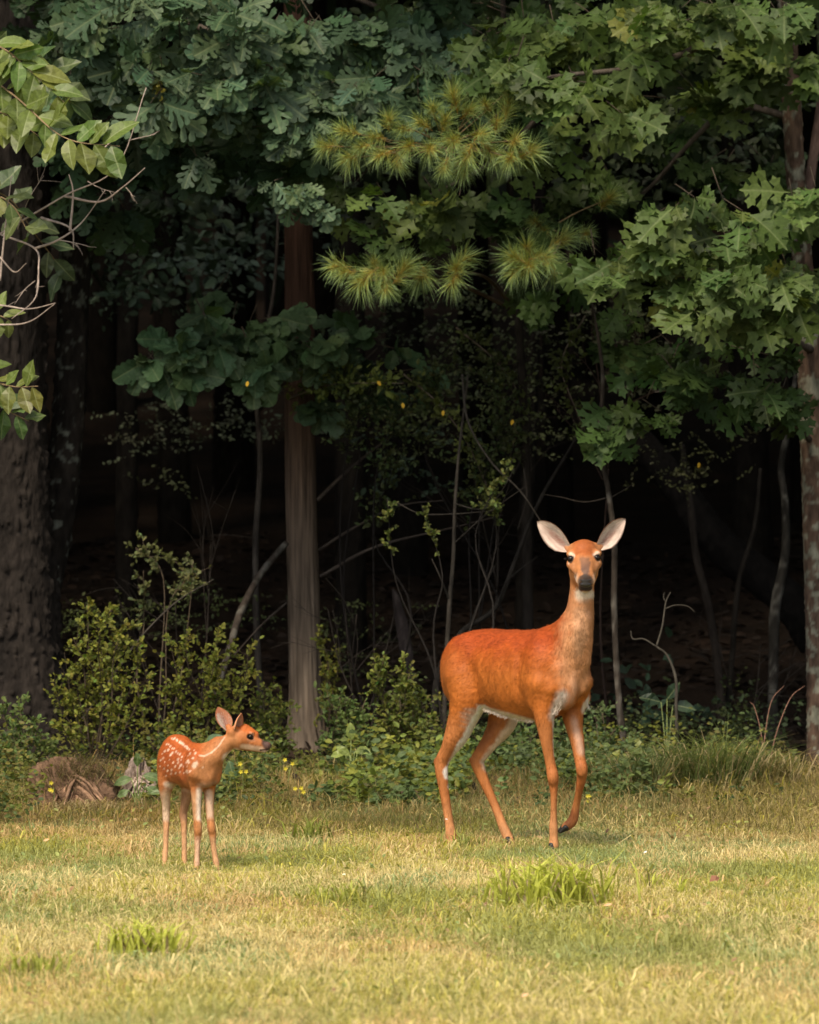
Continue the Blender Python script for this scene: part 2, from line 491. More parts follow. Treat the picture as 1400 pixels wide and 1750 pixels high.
def spray(lv, tw, u, v, Y, ru, rv, n, size, base_col, per=6, droop=0.5, jit=0.30, depth=0.35, anchor=None, twcol=(0.07,0.055,0.04), accent=None, hang=0.0):
    """a leafy bough: n twig-end clusters in a flattened ellipsoid; thin twigs lead back to the bough's inner end"""
    c = at(u, v, Y); k = Y / F
    a = c + np.array([0, 0.3, 0.12]) if anchor is None else anchor
    for i in range(n):
        while True:
            q = rng.uniform(-1, 1, 3)
            if (q ** 2).sum() < 1: break
        p = c + np.array([q[0] * ru * 1.22 * k, q[1] * depth, (q[2] * rv * .92 - .22 * rv * (q[0] ** 2)) * k])
        out = unit((p - a) + rng.normal(0, 0.12, 3))
        tube(tw, [p - out * rng.uniform(0.10, 0.22) + rng.normal(0, 0.01, 3), p], [0.0035, 0.0018], 4, 3, twcol)
        m = rng.integers(per - 2, per + 2)
        ph = rng.uniform(0, 2 * PI)
        sidev = unit(np.cross(out, [0.01, 0, 1])); upv = unit(np.cross(sidev, out))
        cl = rng.normal(0, jit * 0.5)
        for j in range(m):
            an = ph + 2 * PI * j / m + rng.normal(0, 0.3)
            spread = rng.uniform(0.5, 1.25)
            d = out * math.cos(spread) + (sidev * math.cos(an) + upv * math.sin(an) * 0.6) * math.sin(spread)
            d = unit(d + np.array([0, -0.18, -droop * rng.uniform(0.2, 1.3) - hang]))
            nr = unit(np.array([rng.normal(0, 0.4), -1.0 + rng.normal(0, 0.35), 0.45 + rng.normal(0, 0.45)]))
            s = size * rng.uniform(0.55, 1.2)
            cc = np.array(base_col) * (1 + rng.normal(0, jit * 0.6) + cl)
            cc = cc * np.array([1 + rng.normal(0, 0.08), 1, 1 + rng.normal(0, 0.1)])
            if accent is not None and rng.random() < accent[1]: cc = np.array(accent[0])
            lv.add(p + d * 0.012, d, nr, s, np.clip(cc, 0.004, 0.6))

# ------------------------------------------------------------------ bark
def bark_furrow(R, cell=0.035, depth=0.014, aspect=4.5, seed=0):
    def f(th, S, rr):
        x = np.cos(th) * R / cell; y = np.sin(th) * R / cell; z = S / (cell * aspect)
        wx = (fbm(x * 0.5, y * 0.5, z * 1.3 + seed, 2) - 0.5) * 2.5
        n = vnoise(x + wx, y - wx, z + seed)
        rid = 1 - np.abs(2 * n - 1)
        n2_ = vnoise(x * 1.7 + 5, y * 1.7, z * 2.1 + seed); rid = np.maximum(smooth01(rid, 0.30, 0.62) , .8 * smooth01(1 - np.abs(2 * n2_ - 1), .6, .85))
        fine = fbm(x * 3, y * 3, z * 4, 2) - 0.5
        return depth * (0.6 - rid) + fine * depth * 0.5 + (fbm(np.cos(th) * 1.2, np.sin(th) * 1.2, S * 0.6 + seed, 2) - 0.5) * R * 0.25
    return f
def bark_cols(V, c1, c2, lichen=None, lich_amt=0.0, seed=0, scale=7, zmix=None):
    n = fbm(V[:, 0] * 14 + seed, V[:, 1] * 14, V[:, 2] * 5, 3)[:, None]
    c = np.array(c1) * (1 - n) + np.array(c2) * n
    c = c * (0.7 + 0.6 * vnoise(V[:, 0] * 60, V[:, 1] * 60, V[:, 2] * 30 + seed))[:, None]
    if lichen is not None:
        l = fbm(V[:, 0] * scale + seed * 3, V[:, 1] * scale, V[:, 2] * scale, 3)
        l2 = vnoise(V[:, 0] * 40, V[:, 1] * 40, V[:, 2] * 40)
        mk = smooth01(l + 0.25 * l2, 0.72 - lich_amt, 0.80 - lich_amt)[:, None]
        c = c * (1 - mk) + np.array(lichen) * (0.7 + 0.5 * l2[:, None]) * mk
    return c

def limb_geo(g, pts, radii, nseg=8, n=16, c1=(0.05,0.04,0.032), c2=(0.09,0.075,0.06), **k):
    m0 = g.n
    V = tube(g, pts, radii, nseg, n, disp=lambda th, S, rr: rr * 0.25 * (fbm(th * 1.5, S * 9) - 0.5))
    g.Cc[-1] = bark_cols(V, c1, c2, **k)

# ---- big forked oak, left edge
T1 = Thing('oak_tree', (*at(20, 1300, 32.0)[:2], 0.04), 'massive dark furrowed oak at the far left, with blue-green round-lobed leaves above', 'tree')
g = Geo()
pts = [at(26, 1335, 32), at(18, 1190, 32), at(12, 950, 32), at(5, 600, 32), at(10, 250, 32.05), at(8, -200, 32.1), at(-10, -1100, 32.3)]
V = tube(g, pts, [0.42, 0.315, 0.268, 0.245, 0.235, 0.22, 0.16], 150, 470, disp=bark_furrow(0.25, 0.021, 0.024, 5.5, 3))
g.Cc[-1] = bark_cols(V, (0.009,0.0075,0.0065), (0.030,0.024,0.020))
T1.part('trunk', g, M['bark'])
g = Geo()
pts = [at(70, 1020, 32.35), at(98, 900, 32.4), at(118, 700, 32.45), at(126, 450, 32.5), at(135, 150, 32.5), at(150, -500, 32.7)]
V = tube(g, pts, [0.10, 0.092, 0.088, 0.086, 0.08, 0.06], 64, 260, disp=bark_furrow(0.09, 0.026, 0.010, 4, 9))
g.Cc[-1] = bark_cols(V, (0.009,0.0075,0.0065), (0.026,0.021,0.017), (0.09,0.095,0.08), -.03, 5, 26)
T1.part('trunk', g, M['bark'], label='slimmer lichen-spotted stem leaning away to the right')
# limbs into the picture
lb = Geo()
for P_, R_ in [([at(10,-150,32.1), at(160,-60,31.4), at(330,40,30.8), at(470,120,30.5)], [0.06,0.035,0.02,0.008]),
             ([at(10,-350,32.1), at(250,-160,31.6), at(520,-40,31.5), at(760,60,31.5)], [0.05,0.035,0.02,0.008]),
             ([at(60,60,32.2), at(150,120,31.6), at(260,200,31.2), at(330,240,31.0)], [0.04,0.02,0.012,0.005])]:
    limb_geo(lb, P_, R_)
T1.part('limb', lb, M['bark'])
lv = Leaves(); tw = Geo()
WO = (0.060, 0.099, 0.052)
WO_SHADE = (0.030, 0.058, 0.026)
for (u, v, Y, ru, rv, n) in [
    (170, 55, 30.9, 85, 45, 15), (270, 20, 30.6, 90, 45, 18), (380, 60, 30.5, 90, 50, 22), (150, 130, 31.1, 70, 40, 12),
    (250, 120, 30.7, 80, 45, 18), (400, 130, 30.5, 80, 40, 17), (330, 190, 30.7, 100, 40, 18), (430, 190, 30.7, 60, 45, 12),
    (480, 40, 30.9, 80, 40, 12), (580, 70, 30.9, 80, 45, 14), (680, 50, 31.1, 90, 45, 15), (600, 150, 30.7, 80, 35, 14),
    (700, 130, 30.7, 70, 35, 13), (780, 80, 31.0, 70, 40, 11), (550, 200, 30.5, 55, 30, 8), (230, 200, 31.3, 80, 35, 10),
    (640, 190, 30.9, 70, 30, 10), (740, 180, 31.1, 70, 30, 9)]:
    spray(lv, tw, u, v, Y, ru, rv, max(2, int(n * .66)), 0.232, WO, per=5, accent=((0.22,0.20,0.03), 0.004))
for (u, v, Y, ru, rv, n) in [   # deeper sprays, shade put into their darker leaf colour
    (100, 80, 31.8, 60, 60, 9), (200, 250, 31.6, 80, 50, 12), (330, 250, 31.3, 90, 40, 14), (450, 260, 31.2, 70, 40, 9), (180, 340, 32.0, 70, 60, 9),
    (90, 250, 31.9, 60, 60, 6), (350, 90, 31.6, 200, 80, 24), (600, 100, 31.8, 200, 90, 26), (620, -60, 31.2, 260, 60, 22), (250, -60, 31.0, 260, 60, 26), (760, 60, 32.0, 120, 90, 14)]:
    spray(lv, tw, u, v, Y, ru, rv, max(2, int(n * .7)), 0.22, WO_SHADE)
for (u, v, Y, ru, rv, n) in [(345, 270, 30.5, 16, 22, 2), (520, 215, 30.4, 30, 35, 3), (500, 320, 30.4, 45, 20, 3), (520, 345, 30.4, 22, 16, 2)]:
    spray(lv, tw, u, v, Y, ru, rv, n, 0.165, WO, depth=0.08, per=5, hang=0.5)
T1.part('twig', tw, M['twig'], kind='stuff')
lv.finish(T1, 'white', 300)

# ---- cedar, bare column between fawn and doe
T2 = Thing('cedar_tree', (*at(520, 1300, 33.2)[:2], 0.05), 'straight bare cedar trunk with stringy reddish bark, turning grey at its foot', 'tree')
g = Geo()
pts = [at(527, 1312, 33.2), at(522, 1200, 33.2), at(517, 1000, 33.2), at(513, 760, 33.2), at(512, 500, 33.2), at(508, 200, 33.2), at(505, -600, 33.2), at(505, -1500, 33.2)]
def cedar_d(th, S, rr):
    n = vnoise(np.cos(th) * 9, np.sin(th) * 9, S * 2.4)
    r2 = vnoise(np.cos(th) * 22, np.sin(th) * 22, S * 2.2)
    n3 = vnoise(np.cos(th) * 3, np.sin(th) * 3, S * 1.2)
    flare = 0.05 * np.clip(1 - S / 0.5, 0, 1) ** 2
    r4 = vnoise(np.cos(th) * 34, np.sin(th) * 34, S * 7)
    return rr * (0.10 * (n - 0.5) + 0.07 * (r2 - 0.5) + 0.14 * (n3 - 0.5) + .07 * (r4 - .5)) + flare
V = tube(g, pts, [0.098, 0.090, 0.085, 0.082, 0.080, 0.075, 0.06, 0.03], 84, 360, disp=cedar_d)
zz = V[:, 2][:, None]
lo, hi = np.array((0.165,0.128,0.096)), np.array((0.058,0.031,0.021))
k = smooth01(zz, 0.3, 2.6)
th = np.arctan2(V[:, 1] - 33.2, V[:, 0] - (-0.6))
st = (.5 * fbm(np.cos(th) * 16, np.sin(th) * 16, V[:, 2] * 2.6, 3) + .5 * fbm(np.cos(th) * 3, np.sin(th) * 3, V[:, 2] * 5, 3))[:, None]
g.Cc[-1] = (lo * (1 - k) + hi * k) * (0.25 + 1.5 * st)
T2.part('trunk', g, M['cedar'])
g = Geo()
for P_, R_ in [([at(545,940,33.15), at(600,905,33.0), at(680,865,32.8), at(760,855,32.7)], [0.009,0.007,0.005,0.003]),
               ([at(548,985,33.1), at(640,935,33.0), at(760,905,32.9), at(860,880,32.9)], [0.010,0.008,0.005,0.003]),
               ([at(542,855,33.2), at(600,800,33.4), at(680,735,33.6)], [0.012,0.009,0.006]),
               ([at(500,680,33.1), at(540,660,33.0), at(590,640,32.9)], [0.010,0.007,0.004]),
               ([at(490,1030,33.1), at(450,1065,33.0), at(400,1120,32.8)], [0.006,0.005,0.003])]:
    limb_geo(g, P_, R_, 6, 14, (0.04,0.03,0.025), (0.085,0.07,0.058))
T2.part('dead_branch', g, M['twig'])

# ---- white-oak sapling bough in front of the cedar
T3 = Thing('oak_sapling', (*at(455, 1290, 33.5)[:2], 0.05), 'slim young oak with a low bough of dark scalloped leaves across the cedar', 'tree')
g = Geo()
limb_geo(g, [at(455,1300,33.6), at(440,1100,33.6), at(437,930,33.6), at(445,790,33.6), at(440,640,33.5), at(470,480,33.4), at(480,200,33.4)], [0.022,0.02,0.018,0.016,0.014,0.010,0.006], 8, 60, (0.03,0.025,0.022),(0.08,0.07,0.06))
limb_geo(g, [at(445,700,33.5), at(430,620,32.9), at(380,600,32.4), at(330,600,32.2)], [0.010,0.008,0.006,0.003], 6, 16)
limb_geo(g, [at(445,700,33.5), at(500,640,32.9), at(540,620,32.6)], [0.010,0.008,0.004], 6, 12)
T3.part('trunk', g, M['bark'])
lv = Leaves(); tw = Geo()
SC = (0.058, 0.100, 0.046)
for (u, v, Y, ru, rv, n) in [(370,555,32.3,55,25,6),(330,590,32.2,50,25,6),(275,625,32.1,40,18,4),(440,560,32.5,60,35,9),(510,600,32.4,70,40,9),(430,620,32.3,50,30,6),
                             (370,500,32.4,16,10,1),(600,590,32.9,70,50,8),(540,690,32.4,25,20,3),(650,640,33.1,60,40,5)]:
    spray(lv, tw, u, v, Y, ru, rv, n, 0.185, SC, per=5, depth=0.2)
T3.part('twig', tw, M['twig'], kind='stuff')
lv.finish(T3, 'scallop', 140)

# ---- right-hand red oak
T4 = Thing('oak_tree', (*at(1402, 1330, 31.3)[:2], 0.05), 'tall red oak at the right edge, lichen-blotched brown trunk and sharp-lobed yellow-green leaves', 'tree')
g = Geo()
pts = [at(1412, 1345, 31.3), at(1408, 1200, 31.3), at(1402, 1000, 31.3), at(1392, 760, 31.3), at(1380, 560, 31.3), at(1366, 380, 31.3), at(1352, 160, 31.3), at(1344, -100, 31.3), at(1340, -1200, 31.4)]
V = tube(g, pts, [0.11, 0.092, 0.085, 0.075, 0.066, 0.052, 0.05, 0.05, 0.04], 70, 400, disp=bark_furrow(0.08, 0.02, 0.006, 2.2, 21))
g.Cc[-1] = bark_cols(V, (0.05,0.032,0.023), (0.115,0.075,0.053), (0.17,0.165,0.125), 0.07, 7, 20)
T4.part('trunk', g, M['bark'])
g = Geo()
limb_geo(g, [at(1372,400,31.3), at(1385,300,31.35), at(1400,200,31.4), at(1420,60,31.5)], [0.035,0.03,0.025,0.02], 10, 30, (0.08,0.05,0.04),(0.15,0.10,0.08))
for P_, R_ in [([at(1390,600,31.3), at(1320,560,30.6), at(1230,500,30.2), at(1130,460,30.0)], [0.022,0.016,0.010,0.004]),
               ([at(1372,420,31.3), at(1300,400,30.6), at(1200,370,30.3)], [0.02,0.014,0.006]),
               ([at(1345,50,31.3), at(1240,60,30.8), at(1120,110,30.4), at(950,130,30.2), at(880,140,30.1)], [0.03,0.022,0.016,0.009,0.004]),
               ([at(1355,200,31.3), at(1240,190,31.6), at(1100,330,31.8), at(1060,325,31.8)], [0.022,0.016,0.010,0.006]),
               ([at(1392,760,31.3), at(1320,690,30.8), at(1220,660,30.5), at(1120,670,30.4)], [0.018,0.012,0.008,0.004]),
               ([at(1340,-50,31.3), at(1100,20,30.9), at(860,260,30.9), at(700,350,30.8)], [0.03,0.02,0.012,0.005])]:
    limb_geo(g, P_, R_)
T4.part('limb', g, M['bark'])
lv = Leaves(); tw = Geo()
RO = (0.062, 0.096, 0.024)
RO_SHADE = (0.034, 0.060, 0.015)  # darker copy of the leaf colour, carries the shade of the deeper boughs
for (u, v, Y, ru, rv, n) in [
    (890, 105, 30.1, 55, 26, 8), (960, 135, 30.1, 60, 26, 8), (900, 50, 30.5, 60, 24, 6), (1000, 50, 30.6, 80, 30, 9), (1010, 195, 30.5, 55, 24, 6),
    (1090, 95, 30.6, 75, 30, 8), (1190, 15, 30.3, 70, 26, 8), (1280, 5, 30.1, 70, 24, 8), (1225, 90, 30.7, 80, 30, 9), (1310, 95, 30.7, 45, 36, 6),
    (1150, 160, 30.9, 70, 24, 6), (1290, 150, 30.8, 45, 22, 4), (960, 240, 30.8, 55, 24, 5), (840, 130, 30.3, 30, 20, 3),
    (1385, 330, 30.3, 32, 28, 6), (1200, 355, 30.1, 66, 24, 7), (1120, 400, 30.1, 75, 24, 7), (1045, 450, 30.1, 50, 26, 6), (1150, 465, 30.0, 75, 26, 9),
    (1250, 415, 30.1, 66, 26, 8), (1280, 480, 30.0, 75, 34, 11), (1360, 470, 30.2, 40, 40, 7), (1200, 535, 30.2, 60, 20, 5), (1310, 550, 30.2, 45, 26, 5),
    (690, 345, 30.7, 60, 24, 6), (640, 385, 30.7, 36, 22, 4), (750, 335, 30.8, 55, 20, 4), (680, 425, 30.9, 50, 22, 4)]:
    spray(lv, tw, u, v, Y, ru, rv, max(2, int(n * .74)), 0.235, RO, per=5, accent=((0.12,0.13,0.022), 0.02))
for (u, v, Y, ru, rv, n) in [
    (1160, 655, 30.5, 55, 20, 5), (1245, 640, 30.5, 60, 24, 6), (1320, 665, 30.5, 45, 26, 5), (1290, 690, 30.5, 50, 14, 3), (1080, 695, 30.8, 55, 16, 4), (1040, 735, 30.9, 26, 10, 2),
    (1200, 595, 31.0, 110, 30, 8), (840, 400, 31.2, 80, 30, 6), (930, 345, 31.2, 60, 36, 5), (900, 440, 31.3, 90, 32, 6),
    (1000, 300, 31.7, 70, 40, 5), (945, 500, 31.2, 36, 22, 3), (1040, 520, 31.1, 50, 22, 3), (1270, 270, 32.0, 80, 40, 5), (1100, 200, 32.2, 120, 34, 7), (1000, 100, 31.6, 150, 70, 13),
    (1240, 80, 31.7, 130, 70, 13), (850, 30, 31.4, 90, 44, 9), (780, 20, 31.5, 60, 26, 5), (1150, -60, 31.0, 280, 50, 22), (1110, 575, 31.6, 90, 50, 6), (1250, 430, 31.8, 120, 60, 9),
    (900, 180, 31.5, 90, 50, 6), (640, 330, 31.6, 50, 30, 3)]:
    spray(lv, tw, u, v, Y, ru, rv, max(2, int(n * .8)), 0.215, RO_SHADE, per=5)
T4.part('twig', tw, M['twig'], kind='stuff')
lv.finish(T4, 'red', 300)

# ---- white pine
T5 = Thing('pine_tree', (*at(905, 1300, 32.6)[:2], 0.05), 'young white pine with long soft yellow-green needle tufts hanging before the oak leaves', 'tree')
g = Geo()
limb_geo(g, [at(905,1290,32.6), at(902,1000,32.6), at(895,700,32.5), at(880,450,32.3), at(868,250,32.0), at(860,0,31.8), at(855,-350,31.7)], [0.032,0.028,0.024,0.02,0.018,0.014,0.008], 12, 90, (0.014,0.011,0.009),(0.03,0.025,0.021))
T5.part('trunk', g, M['bark'])
def needle_cluster(seed):
    r = np.random.default_rng(seed)
    n = int(r.uniform(130, 210))
    L_ = r.uniform(0.085, 0.15, n)
    base_t = -.10 * r.random(n) ** 1.3 + .015
    an = r.uniform(0, 2 * PI, n); sp = np.clip(r.normal(.75, .32, n), .1, 1.5)
    D = np.stack([np.sin(sp) * np.cos(an), np.cos(sp), np.sin(sp) * np.sin(an)], 1)
    B = np.stack([0 * base_t, base_t, 0 * base_t], 1)
    side = np.cross(D, r.normal(0, 1, (n, 3))); side /= np.linalg.norm(side, axis=1)[:, None]
    wd = 0.0012
    sag = np.array([0, 0, -1.0]) * 0.020
    mid = B + D * L_[:, None] * 0.55; tip = B + D * L_[:, None] + sag * r.uniform(0, 1.5, n)[:, None]
    V = np.stack([B - side * wd * .7, B + side * wd * .7, mid - side * wd, mid + side * wd, tip], 1).reshape(-1, 3)
    k = np.arange(n)[:, None] * 5
    Lq = (k + np.array([0, 1, 3, 2])).ravel(); Lt = (k + np.array([2, 3, 4])).ravel()
    base = np.array((0.42,0.30,0.05)); midc = np.array((0.24,0.32,0.09)); tipc = np.array((0.22,0.33,0.17))
    f = r.uniform(0.65, 1.25, n)[:, None, None]
    cols = (np.stack([base, base, midc, midc, tipc], 0)[None] * f).reshape(-1, 3)
    tg = Geo(); tg.add(V, np.concatenate([Lq, Lt]), np.concatenate([np.full(n, 4), np.full(n, 3)]), cols)
    tube(tg, [(0,-0.10,0),(0,0.0,0),(0,0.02,0)], [0.0028,0.0025,0.0012], 5, 3, (0.30,0.17,0.05))
    return tg.mesh('needle_cluster', M['needle'], smooth=False)
NC = [needle_cluster(s) for s in range(9)]
tips = [(590,225,30.0,-1.2,.1),(560,250,30.0,-1.3,0),(620,250,30.0,-1,-.3),(650,265,30.0,-.6,-.6),(665,205,30.05,-.4,.7),(600,270,30.0,-.8,-.7),
        (740,185,29.95,-.3,.8),(775,165,29.95,0,1),(720,210,30,-.8,.4),(760,205,29.95,.1,.5),(800,190,30,.2,.7),(700,250,30,-.3,-.3),(735,255,29.95,-.2,-.1),
        (775,240,29.9,-.1,-.3),(800,265,29.9,.1,-.6),(820,230,29.95,.4,.1),(760,285,29.9,-.3,-.9),(850,210,30,.3,.4),(868,180,29.95,.2,1),(868,155,30,.1,1),
        (872,270,29.85,.1,-.1),(880,240,29.9,.4,.3),(840,260,30,.1,-.4),(905,260,29.95,.8,.1),(690,220,30.05,-.5,.5),(640,235,30.05,-.9,.3),(830,180,30.05,.1,.8),(680,275,30.1,-.3,-.8),(790,290,30.0,0,-.9),
        (590,465,30.3,-1.2,.2),(575,455,30.35,-1.3,.4),(620,480,30.3,-.7,-.5),(655,465,30.3,-.3,.2),(660,490,30.3,-.2,-.7),(690,460,30.4,.2,.4),(640,450,30.4,-.4,.8),(720,470,30.5,.3,-.1),
        (780,460,30.4,0,-.1),(775,480,30.4,-.1,-.6),(790,445,30.5,.2,.5),
        (880,440,30.2,-.6,.2),(905,455,30.2,.1,-.4),(930,440,30.2,.5,.2),(900,425,30.3,0,.7),(880,465,30.2,-.4,-.7),(945,460,30.3,.6,-.5),(960,410,30.6,.7,.6),
        (915,380,31.0,-.2,.4),(930,395,31.0,.3,.1),(1040,340,31.2,.4,.3),(1000,400,31.0,.2,.2)]
for i, (u, v, Y, dx, dz) in enumerate(tips):
    p = at(u, v, Y)
    d = unit([dx + random.uniform(-.4,.4), -0.6 + random.uniform(-.3,.4), dz + random.uniform(-.4,.3)])
    up = unit([random.uniform(-.3,.3), 0.3, 1])
    R = frames(np.array([d]), np.array([up]))[0]
    s = random.uniform(0.72, 1.15) * (0.8 if Y > 30.9 else 1)
    o = link('needle_cluster', NC[i % 9], T5.root)
    o.matrix_local = Matrix([[*(R[r] * s), p[r] - T5.loc[r]] for r in range(3)] + [[0,0,0,1]])
hubs = [((760,250,30.3), range(0,29)), ((680,475,30.6), range(29,37)), ((790,465,30.7), range(37,40)), ((920,450,30.5), range(40,47)), ((940,390,31.2), range(47,51))]
for (hu, hv, hY), idx in hubs:
    g = Geo()
    hub = at(hu, hv, hY); tr = at(870, hv + 50, 32.2)
    limb_geo(g, [tr, (tr + hub) / 2 + np.array([0, 0, 0.05]), hub], [0.012, 0.009, 0.006], 7, 10, (0.07,0.05,0.035),(0.14,0.10,0.06))
    for i in idx:
        u, v, Y, dx, dz = tips[i]; p = at(u, v, Y)
        limb_geo(g, [hub, (hub + p) / 2 + rng.normal(0, 0.012, 3), p], [0.0045, 0.0035, 0.0025], 5, 6, (0.13,0.09,0.05),(0.22,0.16,0.08))
    T5.part('branch', g, M['twig'])

# ---- beech boughs reaching in from the left edge
T6 = Thing('beech_tree', (*at(-260, 1400, 29.0)[:2], 0.05), 'young beech reaching in at the left edge with glossy toothed oval leaves', 'tree')
g = Geo()
limb_geo(g, [at(-260,1410,29.0), at(-250,1000,29.0), at(-255,500,29.0), at(-240,0,29.0), at(-250,-500,29.0)], [0.06,0.052,0.045,0.035,0.02], 14, 60, (0.12,0.11,0.10),(0.2,0.19,0.17))
T6.part('trunk', g, M['bark'])
lv = Leaves()
BE = (0.118, 0.160, 0.034)
def beech_twig(P_, count, size, colr=BE, spread=0.9):
    g = Geo()
    pts = [at(*p) for p in P_]
    Q = resample(pts, 40)
    limb_geo(g, pts, [0.006, 0.004, 0.0018], 5, 24, (0.16,0.11,0.06),(0.25,0.18,0.10))
    T6.part('branch', g, M['twig'])
    for j in range(count):
        f = 0.15 + 0.85 * (j + 0.5) / count
        i = min(int(f * 38), 38); p = Q[i]; t = unit(Q[i + 1] - Q[i])
        s = 1 if j % 2 else -1
        sd = unit(np.cross(t, [0, -1, 0]))
        d = unit(t * 0.6 + sd * s * spread + rng.normal(0, 0.25, 3) + np.array([0, -0.15, -0.25]))
        nr = unit([rng.normal(0, .35), -0.7, 0.7 + rng.normal(0, .3)])
        cc = np.array(colr) * (1 + rng.normal(0, .16)) * np.array([1 + rng.normal(0,.12), 1, 1])
        lv.add(p, d, nr, size * rng.uniform(.75, 1.15), np.clip(cc, .01, .5))
beech_twig([(-120,60,29.0),(20,160,28.2),(110,235,27.9),(205,250,27.8)], 20, 0.17)
beech_twig([(-120,20,29.0),(0,80,28.3),(40,110,28.2),(110,175,28.1)], 20, 0.165)
beech_twig([(-130,100,29.0),(-20,180,28.5),(20,200,28.4),(70,235,28.2)], 16, 0.16)
beech_twig([(-140,40,29.1),(0,90,28.9),(80,120,28.8),(130,190,28.8)], 13, 0.16, (0.07,0.10,0.035))
beech_twig([(-130,560,29.0),(-30,640,28.4),(20,660,28.2),(65,660,28.1)], 12, 0.135, (0.12,0.145,0.03))
beech_twig([(-130,600,29.0),(-30,670,28.6),(10,700,28.5),(50,720,28.5)], 9, 0.14, (0.09,0.13,0.04))
beech_twig([(-130,400,29.0),(-20,340,28.8),(20,350,28.7),(50,400,28.7)], 9, 0.15, (0.10,0.13,0.045))
beech_twig([(-130,560,29.0),(-30,540,28.9),(0,540,28.8),(20,550,28.8)], 6, 0.12, (0.13,0.17,0.05))
beech_twig([(-150,300,29.4),(0,330,30.0),(60,400,30.3),(120,480,30.5)], 12, 0.17, (0.07,0.10,0.05))
lv.finish(T6, 'oval', 300)

# ---- dead bare branch at the left
TD = Thing('dead_branch', tuple(at(-120, 470, 29.2)), 'bare grey dead branch with forked twigs reaching in from the left edge', 'branch')
g = Geo()
def fork(g, p0, p1, r0, lvl, c1=(0.22,0.17,0.14), c2=(0.36,0.30,0.26), n=4, ln=0.45):
    mid = (p0 + p1) / 2 + rng.normal(0, 0.04, 3) * np.linalg.norm(p1 - p0)
    limb_geo(g, [p0, mid, p1], [r0, r0 * .75, r0 * .35], 5, 10, c1, c2)
    if lvl > 0:
        Q = resample([p0, mid, p1], 20); Ln = np.linalg.norm(p1 - p0)
        for j in range(n):
            k = rng.integers(6, 18)
            d = unit((p1 - p0) / Ln + rng.normal(0, .55, 3) * np.array([1, .5, 1]))
            fork(g, Q[k], Q[k] + d * Ln * ln * rng.uniform(.5, 1.1), r0 * .5, lvl - 1, c1, c2, n, ln)
for P_ in [[(-120,470,29.2),(0,400,28.9),(110,335,28.7),(200,285,28.6),(250,150,28.6)],
           [(110,335,28.7),(170,345,28.7),(210,320,28.6),(248,287,28.6)],
           [(-100,360,29.0),(0,400,28.9),(60,425,28.8),(66,460,28.7),(60,510,28.6),(20,545,28.6)],
           [(60,425,28.8),(100,410,28.7),(140,380,28.7),(180,325,28.6)],
           [(-80,550,29.0),(0,555,28.8),(50,550,28.7),(93,520,28.6)],
           [(-80,520,29.0),(0,522,28.8),(50,528,28.7),(95,518,28.6)],
           [(70,372,28.8),(120,390,28.7),(126,425,28.7)], [(-40,400,29),(0,440,28.8),(25,465,28.8),(45,450,28.7)], [(0,480,28.8),(8,400,28.8),(20,300,28.8)],
           [(120,395,28.7),(125,330,28.7),(118,298,28.7)], [(205,285,28.6),(170,265,28.6),(232,205,28.6)]]:
    limb_geo(g, [at(*p) for p in P_], [0.007, 0.0045, 0.0022], 5, 30, (0.22,0.17,0.14), (0.38,0.31,0.27))
for a_, b_ in [((30,392,28.8),(75,300,28.7)),((150,310,28.7),(200,330,28.6)),((60,480,28.7),(25,520,28.6)),((65,470,28.7),(62,500,28.6)),((215,320,28.6),(230,345,28.6)),((220,240,28.6),(265,230,28.6)),((100,410,28.7),(150,420,28.6))]:
    fork(g, at(*a_), at(*b_), 0.003, 1, n=3)
TD.part('twig', g, M['twig'])

# ------------------------------------------------------------------ small leafed shrubs
SL = dict(V=np.array([[0,0,0],[-.28,.35,.06],[.28,.35,.06],[0,.5,0],[-.22,.75,.03],[.22,.75,.03],[0,1,-.06]]),
          L=np.array([0,3,1, 0,2,3, 1,3,4, 3,2,5, 4,3,6, 3,5,6]), T=np.full(6, 3))
def small_leaves(g, P, D, S, cols, ny=(-0.6, 0.7)):
    P = np.array(P); D = np.array(D); S = np.array(S); cols = np.array(cols)
    N = np.stack([rng.normal(0, .5, len(P)), rng.normal(ny[0], .5, len(P)), rng.normal(ny[1], .4, len(P))], 1)
    merge_templates(g, SL, P, frames(D, N), S, cols)

